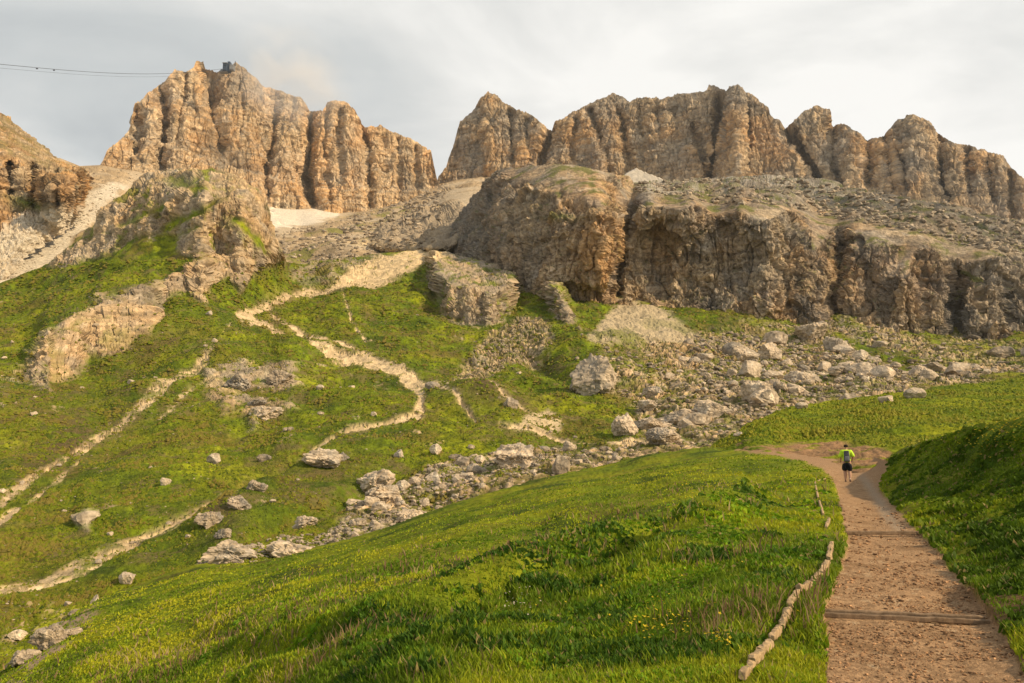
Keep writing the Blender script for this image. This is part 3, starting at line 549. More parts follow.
# ================================================================== NEAR MEADOW, PATH, BANK
m_turf = land_mat('near_turf', 0.12, 0.5, 0.6, 0.06, 0.35)
m_path = land_mat('brown_path_gravel', 0.022, 0.14, 0.8, 0.02, 0.42)
BOTN = [(-110,900),(1110,900)]
px, py = make_sheet(-110, 1110, 1.0, NEAR, BOTN, 520, 1.25)
pf = lambda x, y, z=0.0: (x, y, 1 / yflat(y, z))
ctrl = [pf(880,890), pf(1000,890), pf(780,890), pf(870,683), pf(830,683), pf(980,683), pf(820,610), pf(900,610), pf(980,605), pf(850,531), pf(915,531), pf(845,500), pf(885,500), pf(842,481), pf(872,481, 0.05),
  (845,466,1/49.), (868,462,1/50.), (830,460,1/54.), (800,454,1/60.), (765,448,1/66.), (868,455,1/56.),
  (740,683,0.198), (760,890,0.385), (400,683,0.118), (400,890,0.25), (70,683,0.041), (70,890,0.13), (-110,890,0.10), (-110,750,0.035), (0,680,1/34.), (80,615,1/48.), (200,575,1/52.), (260,566,1/53.), (330,550,1/57.), (400,526,1/62.), (500,494,1/68.), (560,479,1/72.), (640,461,1/76.), (700,451,1/74.), (740,448,1/70.),
  (400,600,0.064), (600,600,0.085), (600,540,0.052), (200,640,0.040), (700,500,0.038), (780,500,0.041), (600,500,0.0275), (500,540,0.040), (780,560,0.089), (780,620,0.139), (700,640,0.145), (640,480,0.0205), (740,470,0.0235), (300,600,0.045), (400,560,0.034), (820,500,0.0435),
  (892,460,1/40.), (905,454,1/36.), (940,442,1/29.), (980,430,1/25.), (1024,419,1/22.), (1110,400,1/18.), (900,490,1/24.), (940,500,1/19.), (960,470,1/23.), (1000,460,1/20.), (1000,520,1/14.), (1024,500,1/15.), (1060,560,1/9.4), (1110,500,1/12.), (960,545,1/12.6), (1000,590,1/8.6), (1040,630,1/6.5), (1110,640,1/6.0), (1110,890,1/2.7), (1040,700,1/4.85)]
inv = tps(ctrl)
yd = 1 / np.maximum(inv(px, py), 1 / 90.)
P = world(px, py, yd); n0 = grid_normals(P)
nf = fbm(P, 0.9, 4, 0.6, off=9.); nm = fbm(P, 4, 3, off=19.)
EL = [(700,890),(760,760),(826,683),(828,640),(822,610),(836,575),(848,545),(842,515),(838,495),(832,478),(822,468),(800,460),(770,454),(735,450),(735,440),(800,440),(870,448),(888,462),(884,478),(880,490),(896,508),(918,530),(938,552),(962,578),(985,604),(1010,640),(1035,683),(1110,800),(1120,890)]
pathm = region(px, py, EL, nf * (3 + 9 * ss(480, 700, py)), 2.0)
near_f = ss(45, 8, yd)
hol = blob(px, py, 470, 600, 70, 12, -0.25) + blob(px, py, 620, 560, 55, 14, -0.35) + 0.8 * blob(px, py, 540, 530, 60, 8, -0.2) + 0.9 * blob(px, py, 300, 640, 60, 10, -0.3)
d = 0.35 * fbm(P, 9, 3) * ss(6, 25, yd) + 0.16 * fbm(P, 2.4, 3) + (0.07 + 0.06 * ss(10, 40, yd)) * fbm(P, 0.7, 3, 0.6)
d = d - 0.55 * hol * (1 + 0.8 * nm) + 0.30 * blob(px, py, 520, 570, 120, 9, -0.33) + 0.3 * blob(px, py, 690, 528, 60, 8, -0.35) + 0.30 * blob(px, py, 330, 600, 90, 9, -0.3) - 0.35 * blob(px, py, 520, 515, 30, 6, -0.2) - 0.4 * blob(px, py, 540, 512, 22, 6, -0.3)
d = d + 0.25 * ss(890, 960, px) * ss(640, 560, py) * (ridged(P, 2.2, 3) - 0.4)
dp = 0.018 * fbm(P, 0.35, 3) + 0.006 * fbm(P, 0.06, 2) + 0.03 * fbm(P, 1.6, 2)
dp = dp + ss(450, 470, -py + 930) * 0
LN = [(330,700),(390,668),(470,622),(560,585),(640,560),(700,532),(760,502),(800,492)]
dl_, _ = segdist(px, py, LN); sg = np.sign(py - ip(LN, px)); pers = 1.0 + 0 * px; fde = ss(300, 400, px) * ss(800, 740, px)
d = d + fde * (1 + 0.9 * nm) * (0.42 * np.exp(-(dl_ / 20) ** 2) * (sg > 0) + (sg <= 0) * (0.42 * np.exp(-(dl_ / 6) ** 2) - 0.45 * (np.exp(-((dl_ - 14) / 12) ** 2)))) * np.clip(yd / 14, 0.5, 1.6)
LN2 = [(60,690),(200,650),(330,612),(470,570),(560,545),(640,520),(760,488)]
dl2, _ = segdist(px, py, LN2); sg2 = py - ip(LN2, px); d = d + (1 + 0.8 * nm) * 0.28 * np.tanh(sg2 / 6) * np.exp(-(dl2 / 30) ** 2) * ss(60, 200, px) * ss(780, 700, px)
ero = np.maximum.reduce([stroke(px, py, [(402,634,2),(420,630,4),(440,636,4),(452,640,2)], nf * 7, 2), stroke(px, py, [(458,610,2),(476,618,4),(486,624,2)], nf * 6, 2), 0.8 * stroke(px, py, [(592,566,3),(606,568,4)], nf * 5, 2), 0.7 * stroke(px, py, [(498,604,2),(514,612,2)], nf * 5, 2)])
d = d - 0.30 * ero
d = d * (1 - pathm) + (dp - 0.05) * pathm
# steps held by the timbers
P = P + n0 * d[..., None]
t1 = fbm(P, 6, 4, 0.55, off=50.); t2 = fbm(P, 0.8, 4, 0.6, off=60.)
C = np.broadcast_to(G1 * 1.0, P.shape).copy(); C = mixc(C, G2, ss(-0.1, 0.3, t1)); C = mixc(C, G3 * 0.8, 0.8 * ss(0.05, 0.35, -t1)); C = mixc(C, GB, 0.4 * ss(0.1, 0.4, fbm(P, 3, 3, off=70.)))
C = C * (1 + 0.6 * t2)[..., None]
soil = np.maximum(ero, 0) + 0 * np.clip(0.9 * stroke(px, py, [(395,640,5),(420,632,6),(448,640,4)], nf * 8, 3) + stroke(px, py, [(410,634,4),(440,642,3),(470,634,2)], nf * 6, 2) * 0.6 + 0.5 * stroke(px, py, [(462,612,3),(480,622,2)], nf * 5, 2), 0, 1)
C = mixc(C, [0.16, 0.10, 0.05], soil)
redb = region(px, py, [(-40,690),(0,668),(22,648),(60,624),(95,606),(100,612),(70,640),(60,660),(10,690)], nf * 9, 5) * ss(-0.1, 0.2, fbm(P, 2.2, 3, off=3.)); C = mixc(C, [0.36, 0.25, 0.15], redb)
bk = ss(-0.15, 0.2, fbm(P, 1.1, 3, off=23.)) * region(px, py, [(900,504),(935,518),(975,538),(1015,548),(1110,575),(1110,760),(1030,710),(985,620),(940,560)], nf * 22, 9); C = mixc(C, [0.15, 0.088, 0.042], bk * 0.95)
c1, id1 = cells(P, 0.055); c2, id2 = cells(P, 0.13)
pc = np.array([0.335, 0.205, 0.110]) * (1 + 0.22 * fbm(P, 0.5, 4) + 0.6 * (id1 - 0.5) * ss(30, 5, yd))[..., None]
pc = mixc(pc, [0.46, 0.32, 0.19], 0.75 * ss(0.80, 0.95, id2) * (c2 < 0.42)); pc = mixc(pc, [0.20, 0.115, 0.055], 0.6 * ss(0.1, 0.4, fbm(P, 0.7, 3, off=77.)))
worn = stroke(px, py, [(862,476,3),(874,492,4),(886,512,5),(900,528,5)], nf * 3, 4); pc = mixc(pc, [0.33, 0.25, 0.175], worn * 0.7)
far = ss(478, 462, py); pc = mixc(pc, [0.31, 0.19, 0.105], far * 0.8)
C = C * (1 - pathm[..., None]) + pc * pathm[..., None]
turf_in_path = pathm * ss(0.25, 0.4, fbm(P, 1.0, 3, off=99.)) * ss(0.65, 0.35, pathm * ss(0, 1, 1)) ; 
C = np.clip(C, 0.01, 0.8)
SHEETS['near'] = (px.copy(), py.copy(), P.copy()); NEAR_MASK = pathm.copy(); NEAR_N = grid_normals(P); BARE = np.clip(np.maximum(bk * 0.85, np.minimum(soil, 1) * 0.9) + redb * 0.8, 0, 1)
P, C = back_rows(P, C, [1.5, 4, 8, 14, 22, 32, 44], 0.35 - 0.36 * ss(860, 900, px[0]))
n_l = 7; STEPS = [0.4, 1, 2, 3.5, 5.5, 8, 11, 15, 20, 28, 40, 60]
P, C = flank(P, C, 1, STEPS, 0.05, 0.35); FLANK = P[:, -len(STEPS) - 1:].copy(); P, C = flank(P, C, -1, STEPS, -0.12, 0.5)
pm = np.zeros(P.shape[:2]); pm[n_l:, len(STEPS):-len(STEPS)] = pathm
emit(P, C, [('path', pm, m_path), ('meadow', None, m_turf)])

# flat land continuing behind the camera, so the ground has no edge underfoot
gx, gy = np.meshgrid(np.linspace(-400, 400, 60), np.linspace(2.3, -400, 60)); gz = -0.25 * np.abs(gx - 3) * (gx < 3) * 0.5 - 0.05 + 0 * gy
gz = np.where(gx > 5, 0.25 * np.minimum(gx - 5, 10), gz) ; gz = np.maximum(gz, -30) - 0.25
Pg = np.stack([gx, gy, gz], -1); emit(Pg, np.broadcast_to(G1, Pg.shape).copy(), [('ground', None, m_turf)])

def at(sheet, x, y):
    qx, qy, Q = SHEETS[sheet]
    j = int(np.clip(np.searchsorted(qx[0], x), 0, qx.shape[1] - 1)); i = int(np.argmin(np.abs(qy[:, j] - y)))
    return Vector(Q[i, j])
#OBJECTS
# ================================================================== OBJECT MATERIALS
def mat(name, col, rough=0.8, var=0.2, scale=8.0, bump=0.2, bd=0.01, attr=False, trans=0.0, flat=None, flatcol=None):
    m = bpy.data.materials.new(name); m.use_nodes = True; t = m.node_tree; b = t.nodes['Principled BSDF']
    b.inputs['Roughness'].default_value = rough; b.inputs['Specular IOR Level'].default_value = 0.2
    tcn = t.nodes.new('ShaderNodeTexCoord'); nz = t.nodes.new('ShaderNodeTexNoise'); nz.inputs['Scale'].default_value = scale; nz.inputs['Detail'].default_value = 6; nz.inputs['Roughness'].default_value = 0.65
    t.links.new(tcn.outputs['Object'], nz.inputs[0])
    mr = t.nodes.new('ShaderNodeMapRange'); mr.inputs[1].default_value = 0.3; mr.inputs[2].default_value = 0.7; mr.inputs[3].default_value = 1 - var; mr.inputs[4].default_value = 1 + var
    t.links.new(nz.outputs[0], mr.inputs[0])
    v = t.nodes.new('ShaderNodeVectorMath'); v.operation = 'SCALE'; t.links.new(mr.outputs[0], v.inputs['Scale'])
    if attr:
        a = t.nodes.new('ShaderNodeAttribute'); a.attribute_name = 'Col'; t.links.new(a.outputs['Color'], v.inputs[0])
    else: v.inputs[0].default_value = col
    t.links.new(v.outputs[0], b.inputs['Base Color'])
    if bump:
        bp = t.nodes.new('ShaderNodeBump'); bp.inputs['Strength'].default_value = bump; bp.inputs['Distance'].default_value = bd
        t.links.new(nz.outputs[0], bp.inputs['Height']); t.links.new(bp.outputs[0], b.inputs['Normal'])
    if trans:
        tr_ = t.nodes.new('ShaderNodeBsdfTranslucent'); t.links.new(v.outputs[0], tr_.inputs[0]); ms = t.nodes.new('ShaderNodeMixShader'); ms.inputs[0].default_value = trans
        o = t.nodes['Material Output']; t.links.new(b.outputs[0], ms.inputs[1]); t.links.new(tr_.outputs[0], ms.inputs[2]); t.links.new(ms.outputs[0], o.inputs[0])
    return m
m_rock = mat('limestone', None, 0.95, 0.28, 3.0, 0.7, 0.12, attr=True)
m_blade = mat('grass_leaf', None, 0.7, 0.12, 2.0, 0, attr=True, trans=0.35)
m_flower = mat('petals', None, 0.6, 0.1, 20.0, 0, attr=True, trans=0.3)
m_pebble = mat('pebbles', None, 0.9, 0.35, 40.0, 0.3, 0.004, attr=True)
m_wood = mat('weathered_timber', (0.21, 0.14, 0.085), 0.85, 0.4, 14.0, 0.5, 0.01)
m_pale = mat('bleached_edging', (0.40, 0.275, 0.15), 0.9, 0.45, 16.0, 0.6, 0.012)

# ================================================================== BOULDERS
import bmesh
def rock_mesh(seed, sub=4, sc=(1, 1, 0.8), rough=0.10, tone=1.0, grey=0.4, planes=14):
    bm = bmesh.new(); bmesh.ops.create_icosphere(bm, subdivisions=sub, radius=1.0)
    V = np.array([v.co[:] for v in bm.verts]); Fc = np.array([[v.index for v in f.verts] for f in bm.faces]); bm.free()
    r_ = np.random.default_rng(seed); nrm = r_.normal(size=(planes, 3)); nrm /= np.linalg.norm(nrm, axis=1)[:, None]; dd = r_.uniform(0.55, 0.92, planes)
    q = V / np.linalg.norm(V, axis=1)[:, None]; dt = q @ nrm.T
    r = np.min(np.where(dt > 0.05, dd / np.maximum(dt, 0.05), 9), axis=1); r = np.minimum(r, 1.05)
    P = q * r[:, None] + seed * 0.0
    o = seed * 3.7
    b1, _ = blocks(P + o, 0.55, (1, 1, 0.8), 0.3) ; r2 = rough * (1.6 * (ridged(P + o, 0.7, 4, 0.6) - 0.5) + 1.1 * b1 + 0.9 * fbm(P + o, 0.22, 3, 0.7)) if sub > 2 else rough * fbm(P + o, 0.6, 2) * 1.5
    P = P * (1 + r2)[:, None] * np.array(sc)
    C = rock_col((P + o) * 10, 7, 0.10, grey + 0.15, 0.3) * tone; C = C * 0.55 + C.mean(axis=1, keepdims=True) * np.array([1.12, 1.0, 0.84]) * 0.45; C = C * (1 + 0.25 * np.sign(fbm(P + o, 0.5, 2)) * 0)[:, None]
    return P, Fc, C
ROCKS = []
for sd, sc_, gr_, tn in ((1, (1, .85, .75), .3, 1.25), (2, (1, 1, .62), .5, 1.15), (3, (1, .8, .9), .2, 1.35), (4, (1, .9, .5), .6, 1.1), (5, (.9, 1, .8), .3, 1.45), (6, (1, .75, .65), .7, 1.2), (7, (1, 1, .45), .4, 1.3), (8, (.8, .8, 1.0), .4, 0.95), (9, (1, .9, .7), .6, 0.8)):
    ROCKS.append(raw_mesh('boulder', *rock_mesh(sd, 4, sc_, 0.085, tn * 1.12, gr_, 10), smooth=False)); ROCKS[-1].materials.append(m_rock)
def pxm(p):                                      # metres covered by one picture unit at point p
    return (p.y * cp + (p.z - CAMZ) * sp_) / F
ANCHORS = []; LOOSE = []
def put_rock(x, y, wpx, hpx, label, group=None, me=None, sheet='valley', cat='boulder', rot=None, sink=0.22, name='boulder'):
    p = at(sheet, x, y); u = pxm(p)
    me = me or random.choice(ROCKS); o = bpy.data.objects.new(name, me); COL.objects.link(o)
    co_ = np.array([v.co[:] for v in me.vertices]) if 'w' not in me else None
    if 'w' not in me: me['w'] = float(np.ptp(co_[:, 0]) / 2); me['h'] = float(np.ptp(co_[:, 2]) / 2)
    sx = 1.1 * wpx * u / 2 / me['w']; sz = 1.15 * hpx * u / 2 / me['h'] / (1 - sink * 0.6)
    o.scale = (sx, sx * random.uniform(0.8, 1.1), sz); o.rotation_euler = (0, 0, random.uniform(-0.5, 0.5) + (math.pi if random.random() < .5 else 0) if rot is None else rot)
    hz = me['h'] * sz
    o.location = p + Vector((0, 0.35 * sx * me['w'], hz * (1 - 2 * sink)))
    tag(o, label, cat, group)
    if group: LOOSE.append((o, x, y, wpx))
    return o
def uniq(seed, sc_, gr_, tn, rough=0.14, planes=12):
    m = raw_mesh('boulder', *rock_mesh(seed, 5, sc_, rough, tn * 1.12, gr_, planes), smooth=False); m.materials.append(m_rock); return m
put_rock(598, 388, 45, 38, 'huge blocky tan boulder standing alone on bright grass below the bastion', me=uniq(21, (1, .8, .85), .45, 1.05), rot=0.2)
put_rock(625, 431, 26, 22, 'pale pointed boulder on grass at the foot of the rubble slope', me=uniq(22, (.9, .8, 1.0), .3, 1.5), rot=0.1)
for a in [(650,425,30,13,'low pale boulder beside the pointed one on the grass'), (647,404,19,10,'small rounded grey boulder on grass above the pointed boulder'), (679,414,46,17,'wide low grey slab of rock in the middle of the rubble slope'),
  (716,414,38,19,'broad tan boulder between the wide low slab and the tall grey block'), (758,402,30,22,'tall blocky boulder with a tan sunlit side in the rubble'), (686,425,16,15,'small dark brown wedge of rock below the wide low slab'),
  (664,446,34,18,'brown hummocky boulder at the lower edge of the rubble'), (652,392,22,12,'flat layered pale rock above the wide low slab'), (747,362,26,18,'brown wedge boulder high on the rubble slope'), (769,360,24,18,'grey boulder touching the brown wedge high on the slope'),
  (780,395,14,8,'smooth white slab lying beside the tall blocky boulder'), (805,384,34,18,'rough grey boulder in the dense rubble above the meadow hump'), (860,372,30,14,'low brown boulder in the dense rubble under the green wedge'), (922,376,24,15,'grey block at the far end of the rubble'),
  (836,352,20,22,'upright brown rock stack at the foot of the dark cave'), (814,338,26,18,'tan rock lump at the foot of the bastion west of the cave')]:
    put_rock(a[0], a[1], a[2], a[3], a[4], me=uniq(40 + int(a[0]) % 37, (1, .85, .75), .45, 1.2))
put_rock(917, 399, 20, 11, 'pale angular boulder sunk in the grass of the meadow hump', sheet='hump'); put_rock(888, 403, 14, 8, 'small grey boulder on the meadow hump beside the pale angular one', sheet='hump')
put_rock(802, 410, 12, 7, 'small pale boulder near the crest of the meadow hump', sheet='hump'); put_rock(740, 437, 10, 5, 'flat grey stone on the western edge of the meadow hump', sheet='hump')
for a in [(370,478,46,24,'grassy brown rock mound on the slope above the stony gully'), (322,468,36,18,'dark brown rock hump beside the grassy rock mound'), (305,525,26,12,'pale twin boulder alone on grass above the gully'), (225,566,50,22,'big pale craggy outcrop at the edge of the near meadow'),
  (288,563,52,18,'long low craggy outcrop joined to the pale crag at the meadow edge'), (398,453,11,9,'small white boulder on smooth grass below the trail'), (434,449,12,10,'small tan upright boulder by the smooth grassy rise'), (561,476,17,20,'upright pale pillar stone at the crest of the near meadow'),
  (518,472,42,24,'largest brownish boulder in the stony gully'), (410,526,30,17,'bluish grey boulder low in the stony gully'), (384,503,34,17,'knobbly pale boulder at the upper bend of the gully'), (354,489,20,10,'small pale boulder between the gully and the grassy mound'),
  (126,584,17,11,'smooth grey slab on the crest of the near meadow'), (264,420,34,16,'pale rock hump with grass around it on the steep slope'), (432,392,14,8,'white slab on grass inside the bend of the trail'), (510,412,14,12,'white broken boulder in the heathy hollow'),
  (262,458,14,8,'white stone beside the lower trail'), (213,462,13,10,'grey round stone on the slope above the lower trail'), (164,486,10,8,'dark grey stone on open grass between the two trails')]:
    put_rock(a[0], a[1], a[2], a[3], a[4], me=uniq(80 + int(a[0]) % 41, (1, .85, .7), .4, 1.25, 0.2) if a[2] > 24 else None)
for a in [(208,528,30,16,'dark shaded rock hump on the steep bank under the lower trail'), (236,514,26,14,'grey rock hump beside the dark shaded one under the lower trail'), (256,500,20,11,'small grey rock at the upper end of the bank under the lower trail'), (222,540,18,9,'low grey rock beneath the dark shaded hump'), (340,462,18,10,'grey rock joined to the dark brown rock hump'), (236,388,34,18,'grey weathered outcrop on the steep slope above the pale rock hump'), (278,384,26,15,'grey weathered outcrop nearer the trail bend'), (255,405,22,10,'flat grey outcrop between the weathered pair and the pale hump')]:
    put_rock(a[0], a[1], a[2], a[3], a[4], me=uniq(180 + int(a[0]) % 29, (1, .85, .7), .7, 0.95, 0.2), sink=0.34)
for a in [(93,602,9,13,'small upright reddish rock on the dark bank'), (78,612,26,12,'long reddish rock below the upright one on the dark bank'), (14,634,16,9,'white lump of rock on grass at the foot of the bank'), (38,628,16,8,'pale rock next to the white lump'), (58,622,20,10,'grey rock third in the row of pale rocks')]:
    put_rock(*a, sheet='valley')
for a in [(48,652,40,22,'big reddish broken rock on the meadow bank'), (20,668,34,14,'long reddish slab on the meadow bank'), (70,640,18,9,'small reddish block above the broken rock')]:
    put_rock(*a, sheet='near', me=uniq(130 + a[0], (1, .8, .5), .2, 1.0, 0.2))

def sample_poly(poly, n):
    xs = [p[0] for p in poly]; ys = [p[1] for p in poly]; out_ = []
    pa = np.stack([rng.uniform(min(xs), max(xs), n * 8), rng.uniform(min(ys), max(ys), n * 8)], 1)
    return pa[inside(pa[:, 0], pa[:, 1], poly)][:n]
FIELD = [(600,350),(640,352),(700,335),(760,326),(812,322),(870,326),(930,342),(1040,348),(1040,374),(930,390),(850,402),(800,406),(760,420),(720,443),(690,450),(630,442),(645,425),(640,404),(618,385),(615,365)]
GULLY = [(325,545),(352,506),(372,490),(400,474),(440,458),(480,449),(520,440),(570,442),(640,450),(630,460),(560,476),(480,498),(420,525),(370,542)]
SLOPE = [(0,300),(200,300),(300,330),(430,300),(590,310),(590,440),(430,460),(300,520),(150,560),(0,640)]
DENSE = [(690,345),(760,335),(820,340),(900,360),(985,362),(985,378),(930,388),(850,398),(800,402),(760,415),(700,410)]
def scatter(poly, n, lo, hi, label, group, cat, pw=2.5, name='boulder'):
    for x, y in sample_poly(poly, n):
        k = random.random() ** pw; wd = lo + (hi - lo) * k
        put_rock(float(x), float(y), wd, wd * random.uniform(0.45, 0.75), label, group, cat=cat, name=name)
scatter(FIELD, 58, 7, 26, 'tan or grey limestone boulder lying in the rubble slope under the bastion', 'boulders in the rubble slope under the bastion', 'boulder')
scatter(DENSE, 48, 7, 24, 'tan or grey limestone boulder lying in the rubble slope under the bastion', 'boulders in the rubble slope under the bastion', 'boulder')
scatter(GULLY, 85, 6, 16, 'pale limestone boulder lying in the stony gully behind the near meadow', 'boulders in the stony gully', 'boulder')
scatter(SLOPE, 45, 3.5, 8, 'small pale stone lying loose on the grassy valley slope', 'stones on the grassy valley slope', 'stone', 2, 'loose_stone')

ORD = ['', 'second ', 'third ', 'fourth ', 'fifth ', 'sixth ', 'seventh ', 'eighth ', 'ninth ', 'tenth ', 'eleventh ', 'twelfth ', 'thirteenth ', 'fourteenth ', 'fifteenth ', 'sixteenth ', 'seventeenth ', 'eighteenth ', 'nineteenth ', 'twentieth ']
MARKS = [(598,372,'the huge blocky tan boulder'), (625,420,'the pale pointed boulder'), (679,406,'the wide low grey slab'), (716,406,'the broad tan boulder'), (758,392,'the tall blocky boulder'), (664,438,'the brown hummocky boulder'), (747,354,'the high brown wedge boulder'), (805,376,'the rough grey boulder'),
  (860,366,'the low brown boulder under the green wedge'), (922,370,'the last grey block of the rubble'), (836,342,'the upright rock stack'), (917,395,'the pale angular boulder on the meadow'), (370,465,'the grassy brown rock mound'), (305,520,'the pale twin boulder'), (225,552,'the big pale craggy outcrop'), (288,552,'the long low outcrop'),
  (518,460,'the largest brownish gully boulder'), (561,466,'the upright pale pillar stone'), (410,518,'the bluish grey gully boulder'), (384,495,'the knobbly pale boulder'), (264,412,'the pale rock hump'), (240,315,'the highest fork of the trails'), (420,385,'the junction of the pale trails'), (90,330,'the ragged rock band'), (0,510,'the steep gully trail'), (120,545,'the lowest pale trail'), (540,420,'the small sand triangle'), (630,315,'the pale scree cone')]
def name_loose():
    sets = {}
    for o, x, y, wpx in LOOSE:
        q = min(range(len(MARKS)), key=lambda i_: (MARKS[i_][0] - x) ** 2 + (1.6 * (MARKS[i_][1] - y)) ** 2); mx_, my_, nm_ = MARKS[q]; dx, dy = x - mx_, y - my_
        di = ('uphill of' if dy < 0 else 'downhill of') if abs(dy) * 1.8 > abs(dx) else ('sunward of' if dx > 0 else 'shadeward of')
        sz = 'large' if wpx > 12 else ('small' if wpx > 7.5 else 'tiny')
        sets.setdefault((nm_, di, sz, o['category']), []).append((math.hypot(dx, dy), o))
    for (nm_, di, sz, ct), L_ in sets.items():
        L_.sort(key=lambda t_: t_[0])
        for r_, (_, o) in enumerate(L_): o['label'] = f"{ORD[min(r_, 19)]}nearest {sz} pale {ct} {di} {nm_}"
def many_rocks(name, specs, label, cat, material, k=2, tint=(1, 1, 1)):
    """specs (n,5): x, y, z, radius, tone - one mesh of countless small stones"""
    bases = [rock_mesh(200 + i, k, (1, .9, .65), 0.25, 1.0, 0.3, 9) for i in range(6)]
    Vs, Fs, Cs, o = [], [], [], 0
    which = rng.integers(0, 6, len(specs)); ang = rng.uniform(0, 6.28, len(specs)); fl = rng.uniform(0.7, 1.15, (len(specs), 3))
    for b in range(6):
        S = specs[which == b]; A = ang[which == b]; Fl = fl[which == b]; V, Fc, C = bases[b]
        if not len(S): continue
        v = V[None] * Fl[:, None, :]; ca, sa = np.cos(A)[:, None], np.sin(A)[:, None]
        v = np.stack([v[..., 0] * ca - v[..., 1] * sa, v[..., 0] * sa + v[..., 1] * ca, v[..., 2]], -1) * S[:, 3][:, None, None] + S[:, None, :3]
        Vs.append(v.reshape(-1, 3)); Fs.append((Fc[None] + (np.arange(len(S)) * len(V))[:, None, None] + o).reshape(-1, 3)); Cs.append(np.clip(C[None] * np.array(tint) * S[:, 4][:, None, None], 0.02, 0.8).reshape(-1, 3)); o += len(S) * len(V)
    return tag(link(name, raw_mesh(name, np.concatenate(Vs), np.concatenate(Fs), np.concatenate(Cs), smooth=False), material), label, cat, kind='stuff')
name_loose()
sp = []
for poly, n, lo, hi in ((FIELD, 3000, 0.6, 6.0), (DENSE, 2400, 0.8, 7.0), (GULLY, 2300, 0.9, 5.5), (SLOPE, 1500, 0.5, 2.2), ([(185,580),(200,556),(330,530),(345,520),(335,548),(260,565)], 1100, 0.9, 5.0), ([(450,380),(480,345),(525,318),(548,325),(552,345),(520,355),(495,372),(470,390)], 600, 0.7, 3.5), ([(5,605),(60,600),(85,590),(85,606),(50,632),(0,660)], 80, 0.8, 3.0), ([(585,345),(600,330),(640,340),(700,345),(680,360),(600,360)], 300, 0.6, 2.2), ([(190,385),(240,325),(248,325),(205,385),(100,450),(90,440)], 120, 0.6, 1.8), ([(240,310),(425,380),(420,425),(400,385)], 150, 0.5, 1.5)):
    for x, y in sample_poly(poly, n):
        p = at('valley', x, y); r = (lo + (hi - lo) * rng.random() ** 2.5) * pxm(p) * 0.62
        sp.append((p.x, p.y, p.z + 0.15 * r, r, rng.uniform(0.6, 1.45)))
SHELF = [(636,184),(700,181),(800,180),(880,195),(1000,218),(1100,240),(1100,272),(1000,252),(930,236),(860,222),(800,210),(740,204),(660,198),(640,194)]
BASIN = [(290,262),(275,232),(300,228),(340,222),(365,213),(430,194),(450,190),(440,235),(425,250),(380,256),(340,264)]
WESTB = [(84,170),(140,175),(128,186),(108,205),(70,240),(20,278),(0,282),(0,232),(30,220),(70,212),(90,195)]
for sh_, poly, n, lo, hi in (('bastion', SHELF, 3800, 0.8, 7.5), ('basin', BASIN, 2400, 0.7, 6.0), ('basin', WESTB, 900, 0.6, 2.6)):
    for x, y in sample_poly(poly, n):
        p = at(sh_, x, y); r = (lo + (hi - lo) * rng.random() ** 3.0) * pxm(p) * 0.62
        sp.append((p.x, p.y, p.z + 0.15 * r, r, rng.uniform(0.6, 1.35)))
many_rocks('rubble', np.array(sp), 'countless small pale stones strewn over the rubble slope and the stony gully', 'rubble', m_rock)

